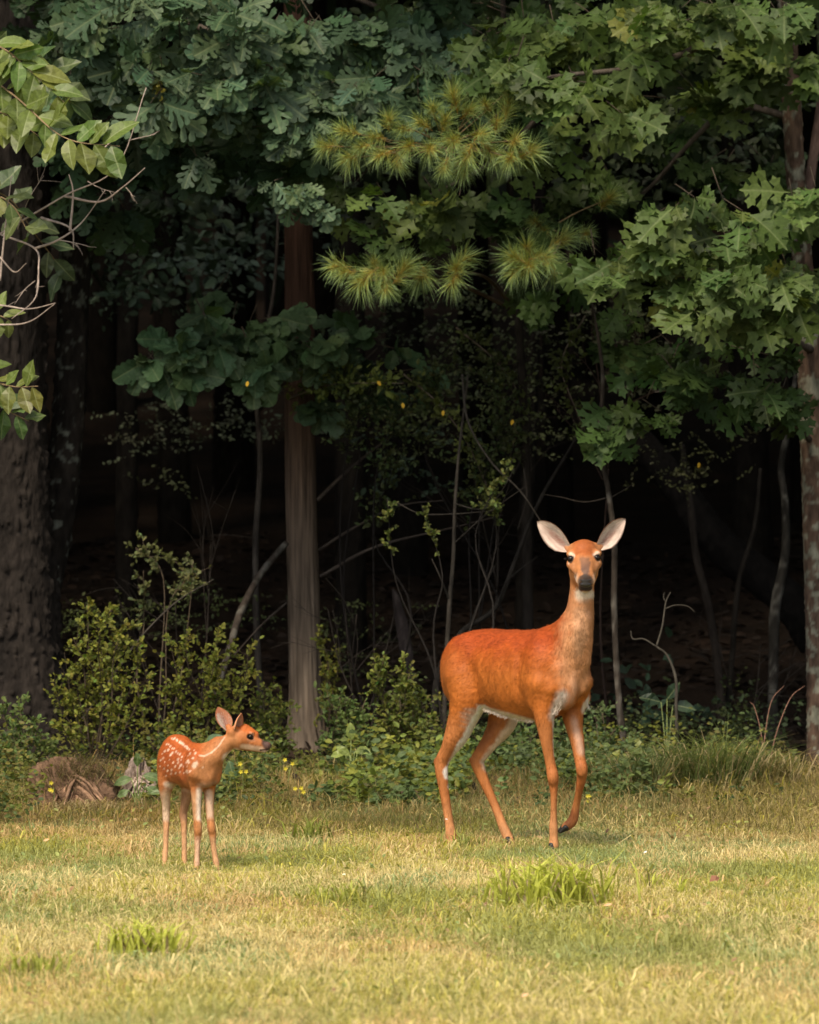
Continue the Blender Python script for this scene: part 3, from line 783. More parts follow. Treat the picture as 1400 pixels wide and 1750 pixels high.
def shrub(name, label, cat, base, Y, tips_, size=0.022, dens=1.0, col=(0.115,0.145,0.035), stem=(0.10,0.075,0.05), twl=0.10, rad=0.006, group=None, start=0.3):
    b = at(base[0], base[1], Y); b[2] = float(gz(b[0], b[1])) - 0.01
    t = Thing(name, tuple(b), label, cat, group)
    sg = Geo(); fg = Geo(); P = []; D = []; S = []; CL = []
    for tip in tips_:
        Yt = Y + rng.uniform(-.25, .12)
        e = at(tip[0], tip[1], Yt)
        ln = np.linalg.norm(e - b)
        m1 = b * .6 + e * .4 + rng.normal(0, .05, 3) * ln; m2 = b * .25 + e * .75 + rng.normal(0, .04, 3) * ln
        limb_geo(sg, [b, m1, m2, e], [rad, rad * .7, rad * .45, rad * .2], 5, 16, np.array(stem) * .7, np.array(stem) * 1.3)
        Q = resample([b, m1, m2, e], 60)
        nt_ = int(ln * 60 * dens)
        for j in range(nt_):
            k = int(rng.uniform(start, 1) * 58)
            p0 = Q[k]; ax = unit(Q[k + 1] - Q[k])
            d = unit(ax * .5 + rng.normal(0, 1, 3) * np.array([1, .8, .6]) + np.array([0, -.1, .25]))
            l2 = twl * rng.choice([.5, 1, 1, 1.6]) * rng.uniform(.4, 1.1) * (1.2 - .5 * k / 60)
            tube(sg, [p0, p0 + d * l2], [.0016, .0008], 3, 2, np.array(stem), cap=False)
            nl = rng.integers(5, 10); tcol = np.array(col) * (1 + rng.normal(0, .18))
            for q in range(nl):
                f = rng.uniform(.15, 1)
                P.append(p0 + d * l2 * f); D.append(unit(d + rng.normal(0, .8, 3))); S.append(size * rng.uniform(.55, 1.55))
                CL.append(np.clip(tcol * (1 + rng.normal(0, .12)) * np.array([1 + rng.normal(0, .12), 1, 1]), .01, .5))
    t.part('stem', sg, M['twig'])
    small_leaves(fg, P, D, S, CL)
    t.part('foliage', fg, M['leaf_col'], smooth=False, kind='stuff')
    return t

GR = 'low bushes along the edge of the wood'
YG = (0.165, 0.175, 0.030); DG = (0.115, 0.135, 0.026); BG = (0.07, 0.105, 0.032)
shrub('shrub', 'tall airy bush between the big dark oak and the fawn', 'shrub', (160,1330), 30.3,
      [(150,1025),(165,1050),(190,1040),(215,1060),(200,1100),(130,1130),(205,1085),(235,1095),(250,1145),(110,1115),(125,1090),(95,1170),(175,1130),(215,1160),(240,1190),(165,1200),(130,1190),(100,1230),(250,1230),(200,1230),(150,1250)], col=YG, dens=.62, stem=(.06,.045,.03), start=.42, group=GR)
shrub('shrub', 'wide huckleberry bush with yellow-green leaf sprays directly behind the fawn\'s back', 'shrub', (345,1330), 30.6,
      [(290,1095),(325,1085),(375,1065),(400,1090),(425,1100),(350,1110),(430,1135),(290,1165),(310,1190),(380,1140),(420,1170),(300,1230),(340,1210),(400,1210),(275,1240)], col=YG, dens=.62, stem=(.06,.045,.03), start=.42, group=GR)
shrub('shrub', 'bush behind the fawn\'s head, between it and the cedar trunk', 'shrub', (455,1340), 30.8,
      [(455,1170),(475,1185),(480,1215),(440,1200),(490,1245),(460,1230),(430,1240),(485,1270)], col=DG, group=GR)
shrub('shrub', 'dense bush at the left edge beneath the big dark oak', 'shrub', (35,1400), 29.9,
      [(10,1200),(45,1195),(60,1225),(25,1240),(70,1260),(5,1270),(45,1280),(90,1270),(15,1320),(60,1320),(-25,1250),(35,1340),(80,1330)], col=(0.10,0.14,0.038), group=GR, start=.2)
shrub('shrub', 'slender upright bush right of the cedar foot, halfway to the doe', 'shrub', (690,1340), 30.8,
      [(640,1125),(655,1130),(690,1120),(700,1150),(680,1170),(705,1190),(720,1180),(690,1220),(740,1225),(660,1230),(715,1250),(750,1250)], col=DG, group=GR)
shrub('shrub', 'leafy bush at the right foot of the cedar trunk', 'shrub', (585,1330), 30.9,
      [(560,1195),(580,1190),(600,1205),(625,1195),(560,1230),(615,1220),(635,1225),(590,1240),(550,1255),(640,1255)], col=(0.10,0.145,0.04), group=GR)
shrub('shrub', 'thin climbing sprig hugging the right side of the cedar trunk', 'shrub', (556,1300), 32.9,
      [(548,1070),(550,1090),(575,1105),(556,1150),(560,1120)], col=YG, dens=.7, twl=.06, size=.018)
shrub('shrub', 'low dark bush seen beneath the doe\'s belly, between its hind and front legs', 'shrub', (900,1370), 30.3,
      [(890,1230),(870,1245),(905,1250),(850,1270),(925,1270),(880,1280),(910,1290),(960,1250),(800,1270),(780,1250),(830,1250)], col=BG, group=GR, start=.2)
shrub('shrub', 'low bush at the foot of the mottled sapling, right of the doe', 'shrub', (1040,1370), 30.3,
      [(1010,1215),(1030,1220),(1055,1240),(1020,1260),(1070,1285),(1040,1290),(1085,1270),(1000,1265),(1100,1290)], col=(0.085,0.125,0.045), group=GR, start=.2)
shrub('shrub', 'sparse sprig of pale leaves rising in the dark left of the cedar', 'shrub', (270,1290), 31.6,
      [(245,975),(320,985),(232,935),(330,960)], col=(0.11,0.12,0.045), dens=.28, twl=.09, size=.024, start=.75)
for lab, base, tl in [('tall dim thicket bush with drooping twigs left of the doe\'s head', (785,1290), [(760,610),(840,600),(880,700),(860,780)]),
                      ('dim thicket bush overhanging the dark gap just right of the cedar', (640,1290), [(580,640),(640,650),(690,700),(700,740)])]:
    shrub('shrub', lab, 'shrub', base, 32.4, tl, size=.026, dens=.5, col=(0.045,0.060,0.020), twl=.22, rad=.009, start=.70, stem=(.010,.008,.007))
shrub('shrub', 'thin bare-stemmed bush with one leafy sprig, in the dark above the doe\'s rump', 'shrub', (765,1270), 31.2,
      [(662,852),(720,862),(830,820),(880,780)], size=.022, dens=.22, col=(0.10,0.12,0.03), twl=.08, rad=.008, start=.8, stem=(.02,.017,.015))

def vine(label, path, n, size, col, r=.005):
    pts = [at(*p) for p in path]
    t = Thing('vine', tuple(pts[0]), label, 'vine', 'leafy vines threaded through the thicket')
    g = Geo(); limb_geo(g, pts, [r, r * .7, r * .4], 6, 30, (.08,.06,.045), (.15,.12,.09)); t.part('stem', g, M['twig'])
    Q = resample(pts, 80); P = []; D = []; S = []; CL = []
    for i in range(n):
        k = int(rng.uniform(.08, 1) * 78); d = unit([rng.normal(0, 1), rng.normal(-.2, .5), rng.normal(0, .8)]); ln = rng.uniform(.02, .12); cc = np.array(col) * rng.uniform(.6, 1.35)
        for q in range(rng.integers(4, 8)):
            P.append(Q[k] + d * ln * rng.uniform(.2, 1.1)); D.append(unit(d + rng.normal(0, .7, 3))); S.append(size * rng.uniform(.6, 1.3)); CL.append(cc * rng.uniform(.85, 1.2))
    f = Geo(); small_leaves(f, P, D, S, CL); t.part('foliage', f, M['leaf_col'], False, 'stuff')
vine('leafy vine spray reaching right from the cedar trunk, just under the dark scalloped leaves', [(495,682,32.6),(545,662,32.4),(600,655,32.3),(690,655,32.2)], 70, .034, (.10,.125,.028))
vine('short bright vine sprig sticking out left of the cedar trunk', [(500,672,32.8),(465,660,32.6),(440,655,32.5),(422,652,32.4)], 26, .034, (.12,.14,.026))
vine('vine drooping through the thicket right of the cedar and below the pine', [(690,640,32.4),(750,690,32.3),(800,760,32.2),(840,850,32.2)], 90, .030, (.085,.10,.026))
vine('faint vine hanging high above the doe\'s back', [(780,560,32.6),(850,620,32.5),(890,690,32.5),(870,790,32.5)], 80, .030, (.065,.08,.022))
vine('drooping vine left of the mottled sapling, above the doe\'s ears', [(1000,540,32.4),(960,620,32.3),(985,700,32.3),(1020,780,32.3)], 70, .030, (.06,.075,.02))
vine('pale leafed twig hanging in the dark above the fawn', [(330,1010,32.6),(300,960,32.5),(250,950,32.4),(232,938,32.4)], 22, .03, (.10,.11,.035))
# one bright horizontal spray with yellow leaves across the cedar
def yellow_leaves():
    for i, (u, v) in enumerate([(424,651),(645,651),(688,688),(758,701),(877,717),(1195,790)]):
        V = SL['V'] * .032
        p = at(u, v, 31.3 + .1 * i)
        R = frames(np.array([unit([rng.normal(0,.3), -.2, -1])]), np.array([[rng.normal(0,.2), -1, .2]]))[0]
        g = Geo(); g.add(V @ R.T + p, SL['L'], SL['T'], (0.50,0.30,0.02))
        lab = ['at the left tip of the leafy spray left of the cedar', 'just right of the cedar, on the horizontal spray', 'hanging a little lower right of the cedar spray', 'in the thicket midway between cedar and doe\'s head', 'high above the doe\'s back', 'under the red oak leaves at the right'][i]
        me = g.mesh('yellow_leaf', M['petal'], False, p)
        o = link('yellow_leaf', me); o.location = tuple(p)
        props(o, 'yellow leaf ' + lab, 'leaf', 'yellow leaves scattered in the thicket')
yellow_leaves()

# ------------------------------------------------------------------ saplings, leaning poles and snags
def pole(name, label, cat, P_, R_, c1, c2, lich=None, la=0.05, nseg=16, n=80, sub=(), mat='bark', group=None):
    pts = [at(*p) for p in P_]
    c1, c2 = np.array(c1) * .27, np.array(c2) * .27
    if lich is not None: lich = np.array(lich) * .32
    base = pts[0].copy()
    t = Thing(name, tuple(base), label, cat, group)
    g = Geo(); V = tube(g, pts, R_, nseg, n, disp=lambda th, S, rr: rr * (.3 * (fbm(np.cos(th)*1.5 + 9, S * 6, np.sin(th)*1.5) - .5) + .12 * (vnoise(th * 3, S * 40) - .5)))
    g.Cc[-1] = bark_cols(V, c1, c2, lich, la, rng.integers(0, 50), 14)
    t.part('trunk', g, M[mat])
    if sub:
        g = Geo()
        for sp_, rr in sub:
            limb_geo(g, [at(*p) for p in sp_], rr, 6, 24, c1, c2)
        t.part('branch', g, M['twig'])
    return t
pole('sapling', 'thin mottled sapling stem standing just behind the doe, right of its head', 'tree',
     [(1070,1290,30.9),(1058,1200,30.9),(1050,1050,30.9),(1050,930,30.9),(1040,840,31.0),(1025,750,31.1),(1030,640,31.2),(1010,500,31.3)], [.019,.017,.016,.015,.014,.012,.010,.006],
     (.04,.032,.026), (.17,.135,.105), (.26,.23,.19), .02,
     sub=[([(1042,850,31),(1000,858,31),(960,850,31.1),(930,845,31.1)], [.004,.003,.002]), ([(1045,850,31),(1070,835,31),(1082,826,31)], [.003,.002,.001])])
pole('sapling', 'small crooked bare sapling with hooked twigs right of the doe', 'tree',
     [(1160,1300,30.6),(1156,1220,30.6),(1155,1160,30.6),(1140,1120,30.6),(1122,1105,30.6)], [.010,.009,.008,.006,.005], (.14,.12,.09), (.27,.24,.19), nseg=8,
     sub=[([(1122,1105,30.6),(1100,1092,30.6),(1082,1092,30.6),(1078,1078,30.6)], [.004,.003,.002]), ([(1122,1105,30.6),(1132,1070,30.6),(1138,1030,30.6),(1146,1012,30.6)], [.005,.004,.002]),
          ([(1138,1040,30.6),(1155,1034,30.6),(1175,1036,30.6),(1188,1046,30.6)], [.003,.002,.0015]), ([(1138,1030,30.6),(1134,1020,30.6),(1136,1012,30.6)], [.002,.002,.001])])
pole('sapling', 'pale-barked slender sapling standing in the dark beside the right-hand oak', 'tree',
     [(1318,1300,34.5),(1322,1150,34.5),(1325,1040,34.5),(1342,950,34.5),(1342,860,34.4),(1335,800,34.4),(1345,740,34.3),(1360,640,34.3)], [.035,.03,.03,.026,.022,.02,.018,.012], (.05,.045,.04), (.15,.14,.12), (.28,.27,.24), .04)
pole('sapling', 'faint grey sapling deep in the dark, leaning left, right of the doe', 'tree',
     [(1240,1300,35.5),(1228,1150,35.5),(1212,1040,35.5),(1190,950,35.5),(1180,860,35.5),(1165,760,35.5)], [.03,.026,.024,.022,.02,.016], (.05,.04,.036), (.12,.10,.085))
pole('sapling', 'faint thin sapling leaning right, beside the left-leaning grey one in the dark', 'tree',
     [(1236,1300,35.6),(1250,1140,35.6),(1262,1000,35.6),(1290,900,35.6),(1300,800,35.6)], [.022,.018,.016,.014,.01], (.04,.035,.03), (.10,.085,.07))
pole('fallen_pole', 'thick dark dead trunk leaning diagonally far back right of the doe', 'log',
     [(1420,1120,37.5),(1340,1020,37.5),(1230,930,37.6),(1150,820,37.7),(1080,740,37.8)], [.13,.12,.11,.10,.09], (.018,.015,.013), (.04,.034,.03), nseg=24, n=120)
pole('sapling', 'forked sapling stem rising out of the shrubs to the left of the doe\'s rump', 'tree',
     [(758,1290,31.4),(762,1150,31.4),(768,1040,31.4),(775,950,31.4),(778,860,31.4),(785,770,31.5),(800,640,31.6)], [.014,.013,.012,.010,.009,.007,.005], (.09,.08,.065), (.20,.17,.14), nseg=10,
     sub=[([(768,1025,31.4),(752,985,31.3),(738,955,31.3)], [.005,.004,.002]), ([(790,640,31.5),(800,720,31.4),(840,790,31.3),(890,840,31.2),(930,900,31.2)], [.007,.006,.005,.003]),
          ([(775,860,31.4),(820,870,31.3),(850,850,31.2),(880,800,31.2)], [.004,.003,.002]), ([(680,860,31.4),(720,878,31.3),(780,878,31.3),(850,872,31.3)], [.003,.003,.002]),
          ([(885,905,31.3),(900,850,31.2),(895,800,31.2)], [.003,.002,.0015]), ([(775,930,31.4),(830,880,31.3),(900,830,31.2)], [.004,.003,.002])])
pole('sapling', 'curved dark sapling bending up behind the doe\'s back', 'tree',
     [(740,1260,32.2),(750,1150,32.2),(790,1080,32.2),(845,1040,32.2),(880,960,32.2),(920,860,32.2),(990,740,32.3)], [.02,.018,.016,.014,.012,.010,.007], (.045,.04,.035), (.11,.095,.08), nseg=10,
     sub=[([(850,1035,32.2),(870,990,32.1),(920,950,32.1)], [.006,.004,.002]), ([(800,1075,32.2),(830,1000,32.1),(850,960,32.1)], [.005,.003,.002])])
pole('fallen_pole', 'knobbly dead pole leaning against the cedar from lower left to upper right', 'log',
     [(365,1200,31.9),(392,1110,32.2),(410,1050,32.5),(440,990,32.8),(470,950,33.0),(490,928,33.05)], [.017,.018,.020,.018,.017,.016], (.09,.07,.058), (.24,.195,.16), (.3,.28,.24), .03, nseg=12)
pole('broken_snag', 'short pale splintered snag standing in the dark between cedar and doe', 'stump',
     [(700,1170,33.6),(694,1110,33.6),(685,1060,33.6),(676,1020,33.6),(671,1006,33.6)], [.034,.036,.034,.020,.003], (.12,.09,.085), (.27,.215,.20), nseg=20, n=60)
# undersized thin leaning sticks
pole('fallen_pole', 'thin dead stick leaning through the huckleberry bush at the left', 'log',
     [(140,1230,30.8),(190,1160,30.8),(240,1090,30.9),(300,1030,31.0),(365,990,31.1)], [.006,.006,.005,.004,.002], (.12,.10,.08), (.24,.21,.17), nseg=6)

def tangle(label, u, v, Y, seeds, c1=(.015,.012,.010), c2=(.042,.034,.028)):
    b0 = at(u, v, Y); b0[2] = float(gz(b0[0], b0[1]))
    t = Thing('bare_shrub', tuple(b0), label, 'shrub', 'bare twiggy shrubs in the dark')
    g = Geo()
    for (x1, y1, x2, y2, r, lv_) in seeds:
        fork(g, at(x1, y1, Y + rng.uniform(-.2, .2)), at(x2, y2, Y + rng.uniform(-.4, .3)), r, lv_, c1, c2, 4, .6)
    t.part('stem', g, M['twig'])
tangle('bare reddish twiggy shrub in the shade above the doe\'s head', 1045, 1290, 32.6, [(1045,1290,1040,800,.010,0),(1040,800,1010,560,.006,2),(1040,760,1090,600,.005,2),(1030,820,960,660,.005,2),(1045,700,1180,640,.004,2)], (.022,.014,.011), (.06,.038,.03))
tangle('bare twiggy shrub in the dark between the cedar and the broken snag', 620, 1290, 32.3, [(620,1290,610,1050,.006,1),(620,1250,680,1020,.005,2),(610,1200,560,1040,.005,2),(625,1280,650,1180,.004,2)])
tangle('bare twiggy shrub in the dark under the thick leaning dead trunk', 1270, 1290, 33.2, [(1270,1290,1300,1100,.006,2),(1270,1290,1220,1080,.006,2),(1290,1240,1350,1150,.004,2)])
tangle('bare twiggy shrub in the dark above and behind the fawn', 330, 1290, 32.4, [(330,1290,300,1030,.006,2),(340,1250,360,930,.005,2),(300,1290,230,1090,.004,2)])
tangle('bare twiggy shrub in the dark above the doe\'s back, below the pine', 850, 1290, 33.0, [(850,1290,850,1000,.008,0),(850,1000,800,760,.006,2),(850,1000,910,740,.006,2),(840,950,880,880,.004,2)])
# dark wood behind: individual trunks with their own crowns
BGT = [(600,41,.10,'grey'),(700,44,.13,'brown'),(890,39.5,.05,'thin grey'),(215,40,.07,'slim'),(300,46,.12,'stout'),(400,50,.16,'very stout'),
       (560,54,.13,'far'),(820,50,.14,'straight'),(960,46,.10,'dark'),(1110,52,.15,'broad'),(1290,43,.13,'dark straight'),(170,56,.15,'remote'),(1390,48,.15,'heavy'),(50,45,.14,'hidden'),(1010,60,.17,'remote wide'),(480,62,.16,'remote straight')]
places = {600:'right behind the cedar',700:'midway between cedar and doe',890:'behind the middle of the doe\'s back',215:'right of the big dark oak',300:'above the fawn\'s rump',400:'above the fawn\'s head',
          560:'peeping out at the cedar\'s right side',820:'above the doe\'s rump',960:'left of the doe\'s head',1110:'right of the doe\'s ear',1290:'left of the pale-barked sapling',170:'just beside the big forked oak',
          1390:'hidden behind the right-hand oak',50:'behind the big forked oak',1010:'behind the doe\'s head',480:'peeping out at the cedar\'s left side'}
far = Geo()
for (u, Y, r, wrd) in BGT:
    x = (u - 700) * Y / F; z0 = float(gz(x, Y)) - .1
    t = Thing('tree', (x, Y, z0), f'{wrd} shaded tree trunk, {places[u]}', 'tree', 'dim tree trunks inside the wood')
    g = Geo(); lean = rng.normal(0, .25, 2)
    V = tube(g, [(x, Y, z0), (x + lean[0]*.3, Y, z0 + 3), (x + lean[0], Y + lean[1], z0 + 9)], [r * 1.15, r, r * .6], 28, 120, disp=bark_furrow(r, .03, .012, 4, int(u)))
    g.Cc[-1] = bark_cols(V, (.006,.005,.0045), (.017,.014,.011))
    t.part('trunk', g, M['bark'])
    # crown
    cg = Geo(); n = 420
    P = np.stack([rng.normal(x + lean[0], 1.6, n), rng.normal(Y, 1.6, n), z0 + 5.2 + 6 * rng.random(n)], 1)
    D = rng.normal(0, 1, (n, 3)); D[:, 2] -= .4
    N = np.stack([rng.normal(0, .4, n), rng.normal(-.3, .4, n), np.ones(n)], 1)
    merge_templates(cg, SL, P, frames(D, N), rng.uniform(.3, .6, n), np.tile((.05,.08,.03), (n, 1)) * rng.uniform(.6, 1.3, (n, 1)))
    t.part('crown', cg, M['leaf_far'], smooth=False)

# dim understorey leaves deep in the wood: one mass
g = Geo(); P=[]; D=[]; S=[]; CL=[]
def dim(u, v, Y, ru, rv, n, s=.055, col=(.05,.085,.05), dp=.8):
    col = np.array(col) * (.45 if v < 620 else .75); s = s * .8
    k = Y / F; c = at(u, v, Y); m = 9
    for i in range(n // m):
        # short twigs of leaves, on roughly level tiers
        tier = rng.integers(0, 5)
        q = c + np.array([rng.normal(0, .5) * ru * k, rng.normal(0, .5) * dp, (-1 + tier / 2 + rng.normal(0, .22)) * rv * k * .8])
        t_ = unit([rng.normal(0, 1), rng.normal(0, .6), rng.normal(0, .3)]); br_ = rng.uniform(.4, 1.7)
        for q_ in range(m):
            P.append(q + t_ * s * .75 * q_ + rng.normal(0, s * .25, 3)); D.append(unit(t_ * .6 + np.array([rng.normal(0,.8), rng.normal(0,.5), rng.normal(-.1,.6)]))); S.append(s * rng.uniform(.6, 1.3)); CL.append(np.array(col) * br_ * rng.uniform(.8, 1.25))
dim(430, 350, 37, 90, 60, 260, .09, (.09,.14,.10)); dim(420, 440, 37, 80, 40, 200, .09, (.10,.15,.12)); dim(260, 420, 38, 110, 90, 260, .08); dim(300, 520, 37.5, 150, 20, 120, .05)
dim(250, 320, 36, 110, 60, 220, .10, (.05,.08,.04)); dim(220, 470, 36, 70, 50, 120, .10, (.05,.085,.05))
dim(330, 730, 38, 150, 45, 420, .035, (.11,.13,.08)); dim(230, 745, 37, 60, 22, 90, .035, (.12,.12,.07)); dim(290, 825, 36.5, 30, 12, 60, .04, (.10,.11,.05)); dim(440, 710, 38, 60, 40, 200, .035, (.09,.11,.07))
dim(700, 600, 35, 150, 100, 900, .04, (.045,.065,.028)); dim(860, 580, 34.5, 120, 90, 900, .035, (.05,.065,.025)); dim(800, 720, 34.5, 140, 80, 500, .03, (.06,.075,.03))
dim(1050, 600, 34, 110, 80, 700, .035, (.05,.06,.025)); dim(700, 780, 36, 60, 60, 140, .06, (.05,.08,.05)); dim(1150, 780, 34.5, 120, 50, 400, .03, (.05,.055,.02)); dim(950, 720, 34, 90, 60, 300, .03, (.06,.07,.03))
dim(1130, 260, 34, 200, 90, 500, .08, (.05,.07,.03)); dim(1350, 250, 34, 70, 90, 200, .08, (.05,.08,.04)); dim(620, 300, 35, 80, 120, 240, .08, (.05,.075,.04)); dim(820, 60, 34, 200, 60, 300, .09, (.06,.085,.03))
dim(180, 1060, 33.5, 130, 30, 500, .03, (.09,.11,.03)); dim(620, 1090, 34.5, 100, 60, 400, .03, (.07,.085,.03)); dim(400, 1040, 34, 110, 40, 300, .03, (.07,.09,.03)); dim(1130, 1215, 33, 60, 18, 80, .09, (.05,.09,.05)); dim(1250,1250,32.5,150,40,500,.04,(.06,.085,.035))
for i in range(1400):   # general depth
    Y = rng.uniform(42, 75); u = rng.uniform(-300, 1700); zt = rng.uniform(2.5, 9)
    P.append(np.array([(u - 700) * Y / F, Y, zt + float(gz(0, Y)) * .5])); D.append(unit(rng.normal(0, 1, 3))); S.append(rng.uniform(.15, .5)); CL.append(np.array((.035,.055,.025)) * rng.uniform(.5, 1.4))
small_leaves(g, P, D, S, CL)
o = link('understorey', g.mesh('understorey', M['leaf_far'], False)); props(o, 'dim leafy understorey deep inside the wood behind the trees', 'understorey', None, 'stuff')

# unseen canopy added overhead to darken the interior, and wood to both sides : one far mass
n = 26000
P = np.stack([rng.uniform(-32, 32, n), rng.uniform(29.2, 96, n), rng.uniform(0, 1, n)], 1)
P[:, 2] = 4.9 + (P[:, 1] - 30) * .12 + P[:, 2] * 5.5
n2 = 14000
Q = np.stack([rng.choice([-1, 1], n2) * (3.6 + rng.random(n2) ** .8 * 24), rng.uniform(29.8, 60, n2), rng.uniform(0.2, 7.5, n2)], 1)
Q[:, 2] += np.clip(Q[:, 1] - 37, 0, None) * .115
Q = Q[np.abs(Q[:, 0]) > 2.3 + 0.08 * Q[:, 1] * 0.9 - 1.2]
n3 = 5000
Bk = np.stack([rng.uniform(-30, 30, n3), rng.uniform(80, 96, n3), rng.uniform(4, 16, n3)], 1)
P = np.concatenate([P, Q, Bk]); n = len(P)
D = rng.normal(0, 1, (n, 3)); D[:, 2] *= .4
N = np.stack([rng.normal(0, .5, n), rng.normal(-.2, .5, n), np.ones(n)], 1); N[-n3:] = rng.normal(0, .3, (n3, 3)) + np.array([0, -1, .3])
g = Geo(); sc = rng.uniform(.7, 1.35, n); sc[-n3:] *= 2.2
merge_templates(g, SL, P, frames(D, N), sc, np.tile((.04,.062,.022), (n, 1)) * rng.uniform(.6, 1.4, (n, 1)))
o = link('shading_canopy', g.mesh('shading_canopy', M['leaf_far'], False)); props(o, 'unseen leaf canopy added to shade the wood, and surrounding thicket', 'wood', None, 'stuff')

# leaf litter and ground cover
n = 16000
X = rng.uniform(-4.5, 4.5, n); Yv = EDGE + .5 + rng.random(n) ** 1.4 * 18
P = np.stack([X, Yv, gz(X, Yv) + .012], 1)
D = rng.normal(0, 1, (n, 3)); D[:, 2] *= .15
N = np.stack([rng.normal(0, .35, n), rng.normal(-.1, .35, n), np.ones(n)], 1)
pal = np.array([(.034,.021,.014),(.024,.016,.012),(.042,.026,.017),(.018,.013,.010),(.036,.026,.021)])
g = Geo(); merge_templates(g, SL, P, frames(D, N), rng.uniform(.05, .12, n), pal[rng.integers(0, 5, n)] * rng.uniform(.6, 1.2, (n, 1)))
o = link('leaf_litter', g.mesh('leaf_litter', M['litter'], False)); props(o, 'brown fallen oak leaves covering the forest floor', 'leaf litter', None, 'stuff')

g = Geo(); P=[]; D=[]; S=[]; CL=[]
def cover(x0, x1, y0, y1, count, hmin, hmax, s, cols):
    for i in range(count):
        u = rng.uniform(x0, x1); Y = rng.uniform(y0, y1); x = (u - 700) * Y / F
        if fbm(x * 2.2 + 5, Y * 1.4, None, 2) < .42 or (50 < u < 225 and Y < 28.9): continue
        z = float(gz(x, Y)); h = rng.uniform(hmin, hmax) * (.5 + vnoise(x * 2.2, Y * 2)) * (.4 if 470 < u < 585 or u > 1330 else 1)
        c = np.array(cols[rng.integers(0, len(cols))]) * rng.uniform(.75, 1.25)
        lean = rng.normal(0, .25, 2)
        for q in range(int(rng.integers(7, 15))):
            f = rng.uniform(.25, 1)
            P.append(np.array([x + lean[0]*h*f + rng.normal(0,.012), Y + lean[1]*h*f, z + h * f]))
            D.append(unit([rng.normal(0,1), rng.normal(-.2,.8), rng.normal(.15,.4)])); S.append(s * rng.uniform(.6, 1.25)); CL.append(np.clip(c * (1 + rng.normal(0,.15)), .01, .5))
cg = [(.12,.14,.026),(.085,.115,.03),(.15,.155,.028),(.06,.09,.03),(.13,.115,.03)]
cover(-120, 1360, 29.4, 31.6, 1100, .08, .30, .030, cg)
cover(-120, 1340, 27.7, 29.6, 520, .04, .15, .034, cg)
cover(-140, 130, 26.6, 29.6, 560, .10, .36, .028, cg)
cover(130, 480, 28.0, 30.2, 330, .10, .30, .030, cg)
cover(540, 860, 27.8, 29.8, 420, .08, .26, .044, [(.12,.155,.03),(.09,.13,.045),(.17,.18,.03)])
cover(860, 1100, 28.0, 30.5, 300, .08, .28, .036, [(.09,.12,.035),(.07,.10,.035)])
cover(600, 1300, 31.0, 34.0, 380, .15, .42, .030, [(.05,.06,.016),(.04,.055,.018)])
small_leaves(g, P, D, S, CL)
o = link('ground_cover', g.mesh('ground_cover', M['leaf_col'], False)); props(o, 'knee-high weeds and seedlings crowding the edge of the wood', 'ground cover', None, 'stuff')

# ------------------------------------------------------------------ grass
def blades(g, X, Y, H, W, lean, cols, z=None, tipc=1.15, arch=.35):
    n = len(X); Z = gz(X, Y) if z is None else z
    an = rng.uniform(0, 2 * PI, n); ux, uy = np.cos(an), np.sin(an)
    la = rng.uniform(0, 2 * PI, n); lx, ly = np.cos(la) * lean * H, np.sin(la) * lean * H
    b = np.stack([X, Y, Z - .004], 1); sd = np.stack([ux, uy, 0 * ux], 1) * (W / 2)[:, None]
    mid = b + np.stack([lx * arch, ly * arch, H * .6], 1); tip = b + np.stack([lx, ly, H * np.clip(1 - .35 * lean, .2, 1)], 1)
    V = np.stack([b - sd, b + sd, mid - sd * .85, mid + sd * .85, tip], 1).reshape(-1, 3)
    k = np.arange(n)[:, None] * 5
    L = np.concatenate([(k + np.array([0, 1, 3, 2])).ravel(), (k + np.array([2, 3, 4])).ravel()])
    T = np.concatenate([np.full(n, 4), np.full(n, 3)])
    cc = np.stack([cols * .8, cols * .8, cols, cols, cols * tipc], 1).reshape(-1, 3)
    g.add(V, L, T, cc)
def lawn_cols(X, Y):
    n = len(X)
    green = np.array((.285,.295,.105)); lush = np.array((.24,.30,.14)); straw = np.array((.56,.47,.25)); tan = np.array((.54,.38,.20)); yel = np.array((.40,.37,.085))
    a = fbm(X * 1.6 + 40, Y * .7 + 3, None, 3); b = fbm(X * 2.6 + 11, Y * 1.1 + 8, None, 3); c_ = fbm(X * 1.3 + 70, Y * .8 + 9, None, 3)
    r = rng.random(n)
    ps = .34 + 2.2 * (a - .5) ; pt = .15 + 2.1 * (b - .5)
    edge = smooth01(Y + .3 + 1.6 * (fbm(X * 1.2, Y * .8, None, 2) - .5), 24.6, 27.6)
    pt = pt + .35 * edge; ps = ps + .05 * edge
    col = np.where(r[:, None] < ps[:, None], straw, np.where(r[:, None] < (ps + np.clip(pt, 0, 1))[:, None], tan, green))
    m = ((c_ > .55) & (r > .6))[:, None]; col = np.where(m, lush, col)
    m = ((c_ < .42) & (r > .68))[:, None]; col = np.where(m, yel, col)
    near = 1 - smooth01(Y, 16.5, 21.5)
    col = col * (1 - .22 * near[:, None]) + np.array((.60,.50,.24)) * .22 * near[:, None]
    return 1.22 * np.array([1.01, 1.0, .94]) * col * rng.uniform(.74, 1.22, n)[:, None] * (1 - .48 * edge)[:, None] * (1 + edge[:, None] * np.array([.08, .02, -.14]))  # browner towards the wood, with the overhang's shade put into blade colour
g = Geo()
n = 270000
Yv = 15.6 + (30.0 - 15.6) * rng.random(n) ** .92
X = rng.uniform(-1, 1, n) * (Yv * .0683 + .9)
clump = fbm(X * 9, Yv * 7, None, 2)
